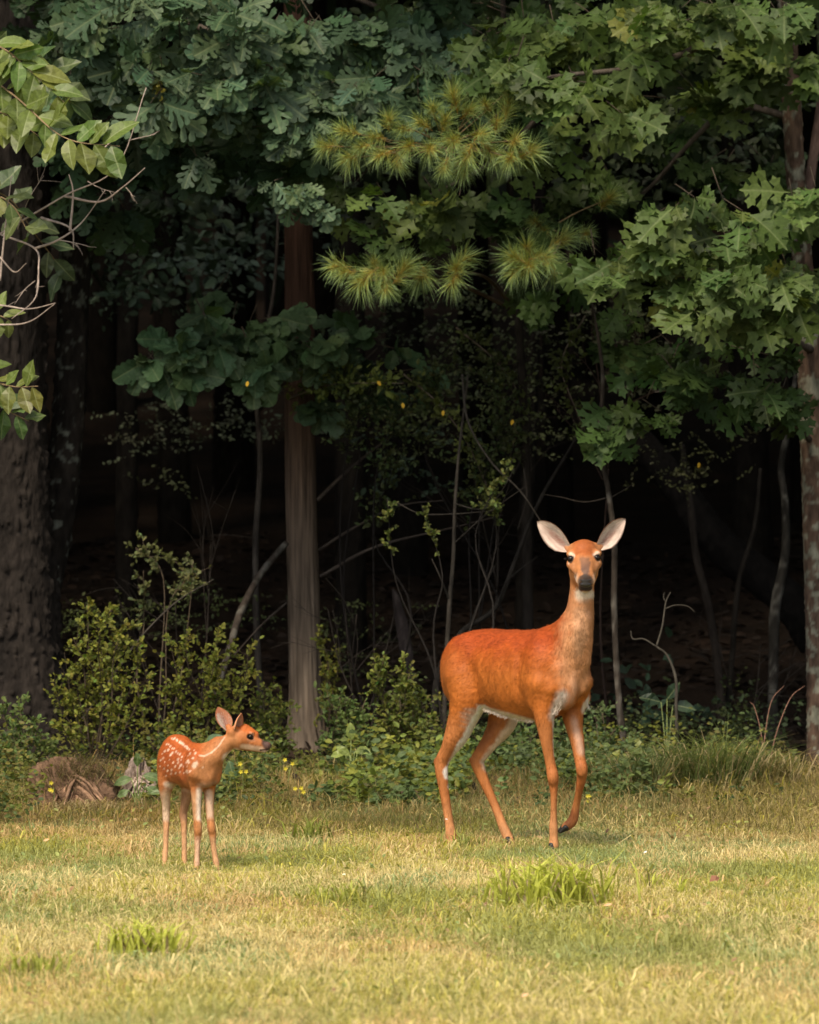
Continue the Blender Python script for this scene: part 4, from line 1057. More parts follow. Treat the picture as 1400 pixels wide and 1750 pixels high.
H = (.016 + .052 * clump ** 1.4 + .016 * rng.random(n)) * (1 + .9 * smooth01(Yv, 26.6, 29) * rng.random(n) * 2)
W = rng.uniform(.0018, .0042, n); big = rng.random(n) < .10 * (fbm(X * 3 + 9, Yv * 2, None, 2) > .5); W = np.where(big, W * 1.9, W); H = np.where(big, H * 1.7, H)
blades(g, X, Yv, H, W, np.abs(rng.normal(1.1, .7, n)), lawn_cols(X, Yv))
o = link('lawn_grass', g.mesh('lawn_grass', M['grass'], False)); props(o, 'short patchy green and straw-coloured lawn grass', 'grass', None, 'stuff')
# clover and plantain rosettes in the turf, and brown leaf bits
g = Geo(); n = 3000
Yv = 16 + 12.5 * rng.random(n); X = rng.uniform(-1, 1, n) * (Yv * .0683 + .9)
keep = fbm(X * 1.8 + 30, Yv * 1.3, None, 2) > .5; X, Yv = X[keep], Yv[keep]; n = len(X)
P = np.stack([X, Yv, gz(X, Yv) + rng.uniform(.02, .045, n)], 1); D = rng.normal(0, 1, (n, 3)); D[:, 2] = np.abs(D[:, 2]) * .5
N = np.stack([rng.normal(0, .4, n), rng.normal(-.3, .4, n), np.ones(n)], 1)
pal = np.array([(.27,.30,.09),(.22,.27,.09),(.32,.32,.08),(.36,.25,.12),(.28,.17,.09)])
merge_templates(g, SL, P, frames(D, N), rng.uniform(.012, .028, n), pal[rng.choice(5, n, p=[.34,.2,.26,.12,.08])] * rng.uniform(.8, 1.2, (n, 1)))
o = link('lawn_weeds', g.mesh('lawn_weeds', M['leaf_col'], False)); props(o, 'small clover and weed leaves scattered through the lawn', 'weeds', None, 'stuff')
# rough grass at the wood's edge
g = Geo(); n = 46000
Yv = 25.8 + 4.2 * rng.random(n) ** .8; X = rng.uniform(-1, 1, n) * (Yv * .0683 + .9)
keep = fbm(X * 2, Yv * 1.5, None, 2) > .40; X, Yv = X[keep], Yv[keep]; n = len(X)
cs = np.array([(.16,.16,.045),(.27,.20,.085),(.13,.145,.038),(.32,.25,.11),(.15,.11,.05)])[rng.integers(0, 5, n)] * rng.uniform(.6, 1.1, n)[:, None]
blades(g, X, Yv, rng.uniform(.05, .17, n) * (.5 + .6 * smooth01(Yv, 27, 29.5)) * (.5 + fbm(X * 3, Yv * 2, None, 2)), rng.uniform(.0018, .0038, n), np.abs(rng.normal(.7, .5, n)), cs)
o = link('rough_grass', g.mesh('rough_grass', M['grass'], False)); props(o, 'longer brownish rough grass where the lawn meets the wood', 'grass', None, 'stuff')

def grass_clump(label, u, v, ru, n, h, wd, col, lean=.7, dry=.1, name='grass_clump', Y=None, group='coarse grass clumps'):
    Y = Y or F * CAMH / (v - HY)
    x0 = (u - 700) * Y / F; r = ru * Y / F
    X = x0 + rng.normal(0, .40, n) * r; Yv = Y + rng.normal(0, .40, n) * min(r, .22)
    g = Geo()
    cs = np.array(col) * rng.uniform(.75, 1.3, n)[:, None]
    m = rng.random(n) < dry; cs[m] = np.array((.42,.33,.18)) * rng.uniform(.6, 1.1)
    z = gz(X, Yv)
    blades(g, X, Yv, h * rng.uniform(.5, 1.1, n), wd * rng.uniform(.6, 1.2, n), np.abs(rng.normal(lean, .3, n)), cs, z)
    b = (x0, Y, float(gz(x0, Y)))
    o = link(name, g.mesh(name, M['grass'], False, b)); o.location = b
    return props(o, label, 'grass clump', group)
CR = (.44,.46,.085)
grass_clump('broadest bright green coarse grass clump on the lawn below the doe', 935, 1552, 130, 300, .23, .012, CR, .8)
grass_clump('bright coarse grass clump low on the left half of the lawn', 245, 1628, 80, 170, .16, .011, CR, .8)
grass_clump('coarse grass clump at the bottom left edge of the lawn', 55, 1665, 65, 90, .11, .010, (.33,.35,.07))
grass_clump('small dark green grass clump right of the fawn\'s feet', 530, 1440, 45, 70, .15, .008, (.22,.25,.05))
grass_clump('small coarse clump between the fawn and the big clump below the doe', 580, 1545, 70, 70, .11, .009, (.33,.35,.07))
grass_clump('two-bladed green tuft right of the big clump', 1110, 1525, 9, 18, .11, .009, CR)
grass_clump('short green tuft at the lawn\'s right third', 1165, 1535, 6, 12, .09, .009, CR)
grass_clump('thin grass clump by the doe\'s rear hoof', 800, 1450, 45, 60, .09, .006, (.24,.27,.07))
grass_clump('tall arching grass clump at the wood\'s edge, left of the pinkish dead stalks', 1215, 1375, 95, 800, .40, .006, (.12,.15,.045), .9, .2, Y=28.7)
grass_clump('dry-tipped tall grass clump directly at the right-hand oak', 1300, 1370, 75, 480, .28, .006, (.17,.15,.055), .9, .4, Y=28.9)
grass_clump('wispy tall grass clump right of the doe\'s front legs', 1100, 1370, 75, 460, .32, .005, (.11,.135,.05), 1.0, .25, Y=28.6)
grass_clump('brown dry grass heap spilling over the old stump', 140, 1395, 75, 320, .13, .005, (.20,.14,.065), 1.3, .5, Y=27.6)
grass_clump('greyish grass clump between cedar and doe', 645, 1365, 60, 240, .20, .005, (.15,.17,.075), .9, .2, Y=28.2)

# pinkish dead stalks
for i, P_ in enumerate([[(1300,1330),(1306,1270),(1318,1200),(1340,1172)],[(1306,1330),(1302,1260),(1290,1210),(1282,1200)],[(1312,1330),(1325,1260),(1350,1195),(1375,1172)]]):
    pts = [at(u, v, 30.2) for u, v in P_]
    b = pts[0].copy()
    lab = ['middle', 'left', 'right'][i]
    t = Thing('dead_stalk', tuple(b), f'{lab} one of three pinkish dead stalks at the foot of the right-hand oak', 'plant', 'pinkish dead stalks')
    g = Geo(); tube(g, pts, [.0035,.003,.0022,.001], 5, 16, (.22,.12,.085))
    t.part('stem', g, M['twig'])

# pokeweed by the fawn, broadleaf seedlings, wildflowers
def broad_plant(name, label, cat, u, v, Y, leaves_, col, size, group=None, stemr=.004):
    Y = Y - (.9 if 29 <= Y < 30 else 0)
    x = (u - 700) * Y / F; b = np.array([x, Y, float(gz(x, Y))])
    t = Thing(name, tuple(b), label, cat, group)
    g = Geo(); lv = Leaves(); top = None
    for (lu, lvv, du, dv, s) in leaves_:
        p = at(lu, lvv, Y + rng.uniform(-.06, .06))
        limb_geo(g, [b, (b + p) / 2 + np.array([0,0,.02]), p], [stemr, stemr * .8, stemr * .5], 5, 8, (.16,.20,.07), (.22,.26,.10))
        d = unit([du, -.35, -dv]); 
        lv.add(p, d, unit([rng.normal(0,.2), -1, .5]), s * size, np.array(col) * rng.uniform(.85, 1.15))
    t.part('stem', g, M['twig'])
    lv.finish(t, 'oval', 300)
broad_plant('pokeweed', 'pokeweed with big smooth blue-green leaves right behind the fawn\'s chest', 'plant', 372, 1395, 28.6,
            [(385,1315,.5,1.2,1.5),(350,1270,1.2,-.5,.9),(372,1350,.4,1,1.1),(360,1340,-.6,.7,1.0),(392,1300,.3,1.3,1.1)], (.09,.15,.07), .115, stemr=.005)
broad_plant('seedling', 'broad-leaved seedling with pale upright leaves in front of the cedar foot', 'plant', 600, 1350, 29.4,
            [(600,1265,0,-1,1),(598,1290,-1,-.7,.9),(606,1285,1,-.2,.9),(612,1278,1,.4,.8),(590,1285,-.9,.3,.9)], (.22,.27,.07), .085)
broad_plant('seedling', 'leafy seedling growing low on the lawn\'s edge left of the fawn', 'plant', 235, 1385, 29.0,
            [(225,1330,-1,.2,1),(245,1325,1,.1,1),(235,1310,0,-1,.8),(250,1345,1,.5,.9),(220,1350,-1,.6,.8)], (.12,.18,.06), .085)
broad_plant('seedling', 'dark three-leaved seedling beyond the grass right of the doe', 'plant', 1140, 1300, 31.2,
            [(1130,1200,-1,-.3,1),(1140,1195,.6,-.8,1),(1150,1205,1,.1,1)], (.022,.045,.022), .12)
broad_plant('seedling', 'seedling with one yellow leaf among the bushes right of the doe', 'plant', 1075, 1370, 29.8,
            [(1070,1290,-1,-.2,1),(1080,1280,.6,-.8,1),(1072,1300,.1,1,1),(1060,1300,-1,.3,.9)], (.20,.22,.05), .07)
def flower(label, u, v, Y):
    x = (u - 700) * Y / F; b = np.array([x, Y, float(gz(x, Y))])
    t = Thing('wildflower', tuple(b), label, 'flower', 'yellow wildflowers along the edge')
    g = Geo(); top = at(u, v, Y)
    tube(g, [b, (b + top) / 2 + rng.normal(0, .01, 3), top], [.002,.0018,.0012], 5, 8, (.15,.2,.06)); 
    t.part('stem', g, M['twig'])
    for j in range(3):
        g = Geo(); c = top + rng.normal(0, .018, 3) * np.array([1, .4, 1])
        for q in range(5):
            a = q * 2 * PI / 5 + j; d = np.array([math.cos(a), -.35, math.sin(a)])
            R = frames(np.array([d]), np.array([[0, -1, .3]]))[0]
            g.add(SL['V'] * .012 @ R.T + c, SL['L'], SL['T'], (.48,.40,.03))
        t.part('blossom', g, M['petal'], False)
DYF = -1.0
for lab, u, v, Y in [('yellow wildflower just below the fawn\'s chin',415,1320,29.2),('yellow wildflower right of the fawn\'s muzzle',497,1305,29.5),('yellow wildflower low between fawn and cedar, beside the dry grass',512,1350,29.0),
                     ('yellow wildflower left of the old stump',80,1318,29.2),('yellow wildflower hanging over the old stump',92,1345,28.9),('yellow wildflower by the doe\'s hind shank',772,1338,29.4),
                     ('yellow wildflower under the grey grass clump right of the cedar',585,1358,29.2),('yellow wildflower right of the doe\'s raised hoof',1002,1368,29.0),('yellow wildflower between the doe\'s legs, near the ground',815,1407,27.3),
                     ('yellow wildflower further right of the cedar foot',633,1356,29.3)]:
    flower(lab, u, v, Y + (DYF if Y > 28 else 0))

# ------------------------------------------------------------------ old stump and log
def lump(name, label, cat, u, v, Y, rx, ry, rz, c1, c2, tilt=0, seed=0):
    """weathered root mass: ellipsoidal shell pulled into long splintered ridges"""
    x = (u - 700) * Y / F; b = np.array([x, Y, float(gz(x, Y))])
    nu, nv = 120, 60
    th = np.linspace(0, 2 * PI, nu, endpoint=False); ph = np.linspace(-.35, PI / 2, nv)
    TH, PH = np.meshgrid(th, ph)
    TW = TH + .9 * PH
    rg_ = 1 - np.abs(2 * fbm(np.cos(TW) * 7 + seed, np.sin(TW) * 7, PH * 1.0, 3) - 1)
    rd = 1 + .7 * (fbm(np.cos(TH) * 2.5 + seed, np.sin(TH) * 2.5, PH * 1.6, 3) - .5) + .30 * (rg_ - .6) + .22 * (vnoise(np.cos(TW) * 18, np.sin(TW) * 18, PH * 2 + seed) - .5)
    Xl = np.cos(TH) * np.cos(PH) * rx * rd; Yl = np.sin(TH) * np.cos(PH) * ry * rd; Zl = np.sin(PH) * rz * rd * (1 - .35 * np.cos(TH) * np.cos(PH))
    V = np.stack([Xl.ravel(), Yl.ravel(), Zl.ravel()], 1)
    t = math.radians(tilt); V = V @ np.array([[math.cos(t), 0, -math.sin(t)], [0, 1, 0], [math.sin(t), 0, math.cos(t)]])
    L, T = grid_faces(nu, nv, True)
    s = (.5 * smooth01(rg_.ravel(), .4, .95) + .5 * fbm(np.cos(TW).ravel() * 16, np.sin(TW).ravel() * 16, PH.ravel() * 2 + seed, 3))[:, None]
    g = Geo(); g.add(V + b, L, T, np.array(c1) * (1 - s) + np.array(c2) * s)
    th_ = Thing(name, tuple(b), label, cat); th_.part('wood', g, M['wood'])
    # splinters
    g = Geo()
    for i in range(90):
        a = rng.uniform(PI, 2 * PI); r0 = rng.uniform(.1, .9)
        p = b + np.array([math.cos(a) * rx * r0, math.sin(a) * ry * .9, rz * (1 - r0 * .7) * .9])
        d = np.array([.75 if rng.random() < .8 else -.3, -.3, -.75]) * rng.uniform(.08, .22)
        tube(g, [p, p + d * .5 + np.array([0, -.015, .02]), p + d], [.003, .007, .0015], 5, 5, np.array(c2) * rng.uniform(.4, 2.0))
    th_.part('splinter', g, M['wood'], kind='stuff')
    if name == 'tree_stump':
        g = Geo(); n = 900; a = rng.uniform(0, 2 * PI, n); r0 = rng.random(n) ** .6
        X_ = x + np.cos(a) * rx * r0 * 1.1; Y_ = Y + np.sin(a) * ry * r0 - .03; Z_ = b[2] + rz * np.sqrt(np.clip(1 - r0 ** 2 * .8, 0, 1)) * rng.uniform(.75, 1.0, n)
        keep = (X_ < x + .1) | (rng.random(n) < .5); X_, Y_, Z_ = X_[keep], Y_[keep], Z_[keep]; n = len(X_)
        cs = np.array([(.20,.15,.07),(.12,.12,.04),(.28,.2,.1),(.10,.075,.04)])[rng.integers(0, 4, n)] * rng.uniform(.6, 1.2, n)[:, None]
        blades(g, X_, Y_, rng.uniform(.05, .13, n), rng.uniform(.002, .004, n), np.abs(rng.normal(1.5, .5, n)), cs, Z_)
        th_.part('dry_grass', g, M['grass'], False, 'stuff')
lump('tree_stump', 'rotten grey-brown stump half buried in dry grass at the left, below the bushes', 'stump', 135, 1400, 28.2, .20, .18, .20, (.030,.015,.009), (.19,.115,.072), -12, 3)
lump('log', 'short cut log end lying between the stump and the fawn', 'log', 240, 1375, 28.4, .09, .1, .17, (.07,.05,.04), (.30,.23,.19), 5, 8)
lump('rock', 'low reddish rock heap beneath dead leaves between cedar and doe', 'rock', 700, 1385, 28.3, .09, .08, .06, (.10,.06,.045), (.25,.16,.12), 0, 12)

# odd leaves and bits lying on the lawn
for i, (u, v, c, s, lab) in enumerate([(1213,1530,(.22,.10,.06),.045,'reddish-brown fallen leaf on the right side of the lawn'),(1100,1478,(.6,.58,.54),.018,'small white scrap lying on the lawn right of the doe'),
        (585,1516,(.6,.56,.4),.022,'pale fallen leaf on the lawn right of the fawn'),(1030,1572,(.6,.36,.2),.035,'orange fallen leaf below the doe'),(890,1726,(.65,.38,.22),.025,'small orange fallen leaf near the bottom edge of the lawn'),
        (75,1455,(.55,.3,.15),.025,'small tan leaf in the grass left of the fawn'),(760,1400,(.8,.78,.74),.016,'tiny white feather stuck by the doe\'s right hind shank')]):
    Y = F * CAMH / (v - HY)
    p = at(u, v, Y); p[2] = float(gz(p[0], Y)) + .045
    if 'feather' in lab: p = at(u, v, 25.12)
    R = frames(np.array([unit([1, rng.normal(0,.8), rng.normal(.15,.3)])]), np.array([[rng.normal(0,.4), -.5, .8]]))[0]
    V = (SL['V'] * np.array([.9, 1, 1]) + rng.normal(0, .07, SL['V'].shape)) * s
    g = Geo(); g.add(V @ R.T + p, SL['L'], SL['T'], c)
    nm = 'fallen_leaf' if 'leaf' in lab else ('feather' if 'feather' in lab else 'scrap')
    o = link(nm, g.mesh(nm, M['petal'], False, p)); o.location = tuple(p); props(o, lab, nm.split('_')[-1], None)

# ------------------------------------------------------------------ deer: one continuous skin from a smooth distance field
def surface_nets(D, origin, h):
    inside = D < 0
    nx, ny, nz = D.shape
    c = inside[:-1, :-1, :-1].astype(np.int8)
    cnt = np.zeros((nx - 1, ny - 1, nz - 1), np.int8)
    for dx in (0, 1):
        for dy in (0, 1):
            for dz in (0, 1):
                cnt += inside[dx:nx - 1 + dx, dy:ny - 1 + dy, dz:nz - 1 + dz]
    cells = np.argwhere((cnt > 0) & (cnt < 8))
    idx = np.full(cnt.shape, -1, np.int64); idx[tuple(cells.T)] = np.arange(len(cells))
    acc = np.zeros((len(cells), 3)); num = np.zeros(len(cells))
    corners = [(a, b, c_) for a in (0, 1) for b in (0, 1) for c_ in (0, 1)]
    for a in corners:
        for ax in range(3):
            if a[ax] == 1: continue
            b = list(a); b[ax] = 1; b = tuple(b)
            da = D[cells[:, 0] + a[0], cells[:, 1] + a[1], cells[:, 2] + a[2]]
            db = D[cells[:, 0] + b[0], cells[:, 1] + b[1], cells[:, 2] + b[2]]
            m = (da < 0) != (db < 0)
            t = np.where(m, da / np.where(m, da - db, 1), 0)
            p = np.tile(np.array(a, float), (len(cells), 1)); p[:, ax] += t
            acc[m] += p[m]; num[m] += 1
    V = origin + (cells + acc / num[:, None]) * h
    quads = []
    for ax in range(3):
        sl0 = [slice(1, -1)] * 3; sl1 = [slice(1, -1)] * 3
        sl0[ax] = slice(0, -1); sl1[ax] = slice(1, None)
        A = inside[tuple(sl0)]; B = inside[tuple(sl1)]
        e = np.argwhere(A != B)
        if not len(e): continue
        s = A[tuple(e.T)]
        base = e.copy(); o1, o2 = [k for k in range(3) if k != ax]
        base[:, o1] += 1; base[:, o2] += 1
        def cell(d1, d2):
            q = base.copy(); q[:, o1] -= d1; q[:, o2] -= d2
            return idx[tuple(q.T)]
        q = np.stack([cell(1, 1), cell(0, 1), cell(0, 0), cell(1, 0)], 1)
        flip = (s if ax != 1 else ~s)
        q[~flip] = q[~flip][:, ::-1]
        quads.append(q)
    return V, np.concatenate(quads)

class Field:
    """units: photograph pixels. u right, v down, w away from the camera"""
    def __init__(s, lo, hi, h):
        s.h = h; s.o = np.array(lo, float)
        s.n = np.ceil((np.array(hi) - s.o) / h).astype(int) + 1
        s.D = np.full(s.n, 60.0, np.float32)
    def _box(s, lo, hi):
        a = np.clip(((lo - s.o) / s.h).astype(int), 0, s.n); b = np.clip(((hi - s.o) / s.h).astype(int) + 2, 0, s.n)
        g = [s.o[i] + np.arange(a[i], b[i]) * s.h for i in range(3)]
        return tuple(slice(a[i], b[i]) for i in range(3)), g
    def _mix(s, sl, d, k, sub=False):
        if d.size == 0: return
        cur = s.D[sl]
        if sub:
            hh = np.clip(k - np.abs(cur + d), 0, None) / k
            s.D[sl] = np.maximum(cur, -d) + hh * hh * k * .25
        else:
            hh = np.clip(k - np.abs(cur - d), 0, None) / k
            s.D[sl] = np.minimum(cur, d) - hh * hh * k * .25
    def cone(s, a, b, ra, rb, k=8, sub=False):
        a = np.array(a, float); b = np.array(b, float); m = max(ra, rb) + k + 6
        sl, (X, Y, Z) = s._box(np.minimum(a, b) - m, np.maximum(a, b) + m)
        ab = b - a; L2 = (ab ** 2).sum()
        px = X[:, None, None] - a[0]; py = Y[None, :, None] - a[1]; pz = Z[None, None, :] - a[2]
        t = np.clip((px * ab[0] + py * ab[1] + pz * ab[2]) / L2, 0, 1)
        d = np.sqrt((px - t * ab[0]) ** 2 + (py - t * ab[1]) ** 2 + (pz - t * ab[2]) ** 2) - (ra + (rb - ra) * t)
        s._mix(sl, d.astype(np.float32), k, sub)
    def chain(s, pts, k=8):
        """one limb: joints with radii, smoothly interpolated, then blended once into the body"""
        Pn = np.asarray(pts, float); m = len(Pn)
        Rs = resample(Pn, (m - 1) * 4 + 1)
        rm = Pn[:, 3].max() + k + 6
        sl, (X, Y, Z) = s._box(Pn[:, :3].min(0) - rm, Pn[:, :3].max(0) + rm)
        best = None
        sh = (len(X), len(Y), len(Z)); best = np.full(sh, 90.0, np.float32)
        for p, q in zip(Rs[:-1], Rs[1:]):
            r_ = max(p[3], q[3]) + k + 6
            lo = np.minimum(p[:3], q[:3]) - r_; hi = np.maximum(p[:3], q[:3]) + r_
            ii = [slice(*np.searchsorted(G_, [lo[i_], hi[i_]])) for i_, G_ in enumerate((X, Y, Z))]
            x, y, z = X[ii[0]], Y[ii[1]], Z[ii[2]]
            ab = q[:3] - p[:3]; L2 = (ab ** 2).sum() + 1e-9
            px = x[:, None, None] - p[0]; py = y[None, :, None] - p[1]; pz = z[None, None, :] - p[2]
            t = np.clip((px * ab[0] + py * ab[1] + pz * ab[2]) / L2, 0, 1)
            dd = np.sqrt((px - t * ab[0]) ** 2 + (py - t * ab[1]) ** 2 + (pz - t * ab[2]) ** 2) - (p[3] + (q[3] - p[3]) * t)
            best[tuple(ii)] = np.minimum(best[tuple(ii)], dd)
        s._mix(sl, best, k)
    def ell(s, c, r, R, k=10, sub=False):
        """R rows = axes"""
        c = np.array(c, float); r = np.array(r, float); R = np.array(R, float)
        ext = np.sqrt(((R * r[:, None]) ** 2).sum(0)) + k + 6
        sl, (X, Y, Z) = s._box(c - ext, c + ext)
        px = X[:, None, None] - c[0]; py = Y[None, :, None] - c[1]; pz = Z[None, None, :] - c[2]
        k0 = 0; k1 = 0
        for i in range(3):
            q = px * R[i, 0] + py * R[i, 1] + pz * R[i, 2]
            k0 = k0 + (q / r[i]) ** 2; k1 = k1 + (q / r[i] ** 2) ** 2
        k0 = np.sqrt(k0); d = k0 * (k0 - 1) / np.sqrt(k1 + 1e-12)
        s._mix(sl, d.astype(np.float32), k, sub)
    def extract(s): return surface_nets(s.D, s.o, s.h)

def yaw_axes(deg, pitch=0):
    """axes for a body that heads deg away from the picture plane towards the camera; rows: forward, down, deer's right"""
    t = math.radians(deg); p = math.radians(pitch)
    f = np.array([math.cos(t) * math.cos(p), math.sin(p), -math.sin(t) * math.cos(p)])
    r = np.array([-math.sin(t), 0, -math.cos(t)])
    d = np.cross(r, f) ; d = d if d[1] > 0 else -d
    return np.array([f, d, r])

def to_world(P, Y0, scale):
    Y = Y0 + P[:, 2] / scale
    return np.stack([(P[:, 0] - 700) * Y / F, Y, CAMH - (P[:, 1] - HY) * Y / F], 1)

def vnormals(V, Q):
    n = np.cross(V[Q[:, 2]] - V[Q[:, 0]], V[Q[:, 3]] - V[Q[:, 1]])
    N = np.zeros_like(V)
    for i in range(4): np.add.at(N, Q[:, i], n)
    return N / (np.linalg.norm(N, axis=1)[:, None] + 1e-12)

def seg_mask(P, a, b, r, soft=.5):
    a = np.array(a, float); b = np.array(b, float); ab = b - a
    t = np.clip(((P - a) @ ab) / (ab @ ab), 0, 1)
    d = np.linalg.norm(P - a - t[:, None] * ab, axis=1)
    d = d + (fbm(P[:, 0] * .12, P[:, 1] * .12, P[:, 2] * .12, 2) - .5) * r * .5
    return 1 - smooth01(d, r * (1 - soft), r * (1 + soft))
def paint(c, m, col): return c * (1 - m[:, None]) + np.array(col) * m[:, None]

def coat_hair(P, N, Cc, flow, ln, wd, count, Q, seed=1):
    """short lying hairs; P px space, flow(P,N)->direction field"""
    r = np.random.default_rng(seed)
    a = P[Q]; area = np.linalg.norm(np.cross(a[:, 2] - a[:, 0], a[:, 3] - a[:, 1]), axis=1)
    pick = r.choice(len(Q), count, p=area / area.sum())
    f1, f2 = r.random(count)[:, None], r.random(count)[:, None]
    q = Q[pick]
    b = (P[q[:, 0]] * (1 - f1) + P[q[:, 1]] * f1) * (1 - f2) + (P[q[:, 3]] * (1 - f1) + P[q[:, 2]] * f1) * f2
    n = N[q[:, 0]]; c = Cc[q[:, 0]]
    d = flow(b, n); d = d - n * (d * n).sum(1)[:, None] + r.normal(0, .16, b.shape)
    d /= np.linalg.norm(d, axis=1)[:, None] + 1e-9
    lnv = (ln(b) if callable(ln) else ln) * r.uniform(.6, 1.3, count)
    tip = b + d * lnv[:, None] + n * (lnv * r.uniform(.10, .28, count))[:, None]
    sd = np.cross(d, n); sd /= np.linalg.norm(sd, axis=1)[:, None] + 1e-9
    V = np.stack([b - sd * wd, b + sd * wd, tip], 1).reshape(-1, 3)
    lock = fbm(b[:, 0] * .30, b[:, 1] * .22, b[:, 2] * .30, 2)
    cc = np.clip(c * (r.uniform(.72, 1.26, count) * (.88 + .24 * lock))[:, None], 0, 1)
    n = n + r.normal(0, .16, n.shape) + d * .12; n /= np.linalg.norm(n, axis=1)[:, None]
    return V, np.arange(count * 3), np.full(count, 3), np.repeat(cc, 3, axis=0), np.repeat(n, 3, axis=0)

def n_world(n): return np.stack([n[:, 0], n[:, 2], -n[:, 1]], 1)

def ear(thing, name, B, Tp, facing, W, Y0, scale, inner, outer, rim, cup=.42, skew=.0, seed=0, lower=1):
    """cupped leaf-shaped ear from base B to tip Tp; facing = direction the hollow looks (px space)"""
    B = np.array(B, float); Tp = np.array(Tp, float); ax = Tp - B; Ln = np.linalg.norm(ax); ax /= Ln
    fc = unit(facing); fc = unit(fc - ax * (fc @ ax)); lat = np.cross(ax, fc)
    if lat[1] < 0: lat = -lat      # lateral points down the picture
    nt_, ns = 34, 23
    t = np.linspace(0, 1, nt_); s = np.linspace(-1, 1, ns)
    wprof = np.interp(t, [0,.1,.25,.42,.6,.75,.87,.95,1], [.34,.55,.86,1.0,.96,.78,.52,.27,.03])
    wlow = np.interp(t, [0,.1,.25,.42,.6,.75,.87,.95,1], [.40,.74,1.12,1.20,1.06,.80,.50,.26,.03])
    Tm, Sm = np.meshgrid(t, s, indexing='ij')
    wid = np.where(Sm * lower > 0, wlow[:, None], wprof[:, None]) * W
    curl = cup * (1.35 - .75 * Tm)
    bow = .06 * np.sin(Tm * PI)
    P = B + ax * (Tm * Ln)[..., None] + lat * (Sm * wid * (1 - .22 * (1 - Tm) * Sm ** 2))[..., None] + fc * (((np.abs(Sm) ** 1.8) * curl * wid) - bow * Ln)[..., None]
    P = P + fc * (.05 * W * (fbm(Tm * 6, Sm * 2 + seed, None, 2) - .5))[..., None]
    Vf = P.reshape(-1, 3); Vb = (P - fc * (1.3 + 1.2 * (1 - Tm) * (1 - Sm ** 2))[..., None]).reshape(-1, 3)
    L, T = grid_faces(ns, nt_)
    q = L.reshape(-1, 4)
    nn = len(Vf)
    # orientation not important: double sided
    rimq = []
    ids = np.arange(nn).reshape(nt_, ns)
    loop = list(ids[:, 0]) + list(ids[-1, 1:]) + list(ids[::-1, -1][1:]) + list(ids[0, ::-1][1:])
    for a_, b_ in zip(loop[:-1], loop[1:]): rimq.append([a_, b_, b_ + nn, a_ + nn])
    Qa = np.concatenate([q, q[:, ::-1] + nn, np.array(rimq)])
    Tf, Sf = Tm.ravel(), Sm.ravel()
    stripes = fbm(Tf * 5 + seed, Sf * 4, None, 3)
    ci = np.tile(np.array(inner, float), (nn, 1)) * (.72 + .5 * stripes)[:, None]
    # pale hair tufts along the front edge and at the base, darker tone in the hollow
    m = np.exp(-((Sf + .45 * lower) / .28) ** 2) * smooth01(Tf, .02, .1) * (1 - smooth01(Tf, .45, .8)); ci = paint(ci, np.clip(m, 0, 1) * .75, (.74,.64,.56))
    m = np.exp(-((Sf - .05 * lower) / .34) ** 2) * smooth01(Tf, .06, .2) * (1 - smooth01(Tf, .45, .95)); ci = paint(ci, m * .8 * (.5 + stripes), (.17,.07,.05))
    m = smooth01(fbm(Sf * 9 + Tf * 3, Tf * 2 + seed, None, 2), .5, .7) * (1 - smooth01(Tf, .7, 1)); ci = paint(ci, m * .4, (.20,.09,.065))
    m = (1 - smooth01(Tf, .0, .16)); ci = paint(ci, m * .8, (.62,.48,.38))
    m = smooth01(np.abs(Sf), .80, .96) + smooth01(Tf, .92, 1); ci = paint(ci, np.clip(m, 0, 1), rim)
    co = np.tile(np.array(outer, float), (nn, 1)) * (.8 + .4 * stripes)[:, None]
    g = Geo(); W_ = to_world(np.concatenate([Vf, Vb]), Y0, scale)
    g.add(W_, Qa.ravel(), np.full(len(Qa), 4), np.concatenate([ci, co]))
    thing.part(name, g, M['fur'])
    # hair fringe in the hollow
    r = np.random.default_rng(seed + 5); n = 700
    ti = r.uniform(.04, .75, n); si = np.where(r.random(n) < .6, r.normal(-.5 * lower, .14, n), r.uniform(-.9, .9, n))
    ii = np.clip((ti * (nt_ - 1)).astype(int), 0, nt_ - 1); jj = np.clip(((si + 1) / 2 * (ns - 1)).astype(int), 0, ns - 1)
    p = P[ii, jj]; d = ax * .8 + lat * r.uniform(-.1, .7, n)[:, None] * lower * .6 + fc * r.uniform(.05, .4, n)[:, None]
    d /= np.linalg.norm(d, axis=1)[:, None]; ln = r.uniform(2.5, 6, n) * W / 20
    V = np.stack([p - lat * .22, p + lat * .22, p + d * ln[:, None]], 1).reshape(-1, 3)
    g = Geo(); g.add(to_world(V, Y0, scale), np.arange(3 * n), np.full(n, 3), np.repeat(np.array([(.58,.49,.42)]) * r.uniform(.6, 1.1, n)[:, None], 3, axis=0))
    thing.part('ear_hair', g, M['hair'], False, 'stuff')

def eyeball(thing, c, r, Y0, scale):
    g = Geo(); nu, nv = 20, 12
    TH, PH = np.meshgrid(np.linspace(0, 2*PI, nu, endpoint=False), np.linspace(-PI/2, PI/2, nv))
    V = np.stack([np.cos(TH)*np.cos(PH), np.sin(PH), np.sin(TH)*np.cos(PH)], -1).reshape(-1,3) * r + np.array(c)
    L, T = grid_faces(nu, nv, True); g.add(to_world(V, Y0, scale), L, T); thing.part('eye', g, M['eye'])

def field_part(thing, name, fld, mat, Y0, scale, smooth=True):
    V, Q = fld.extract(); g = Geo(); g.add(to_world(V, Y0, scale), Q.ravel(), np.full(len(Q), 4)); thing.part(name, g, mat, smooth)

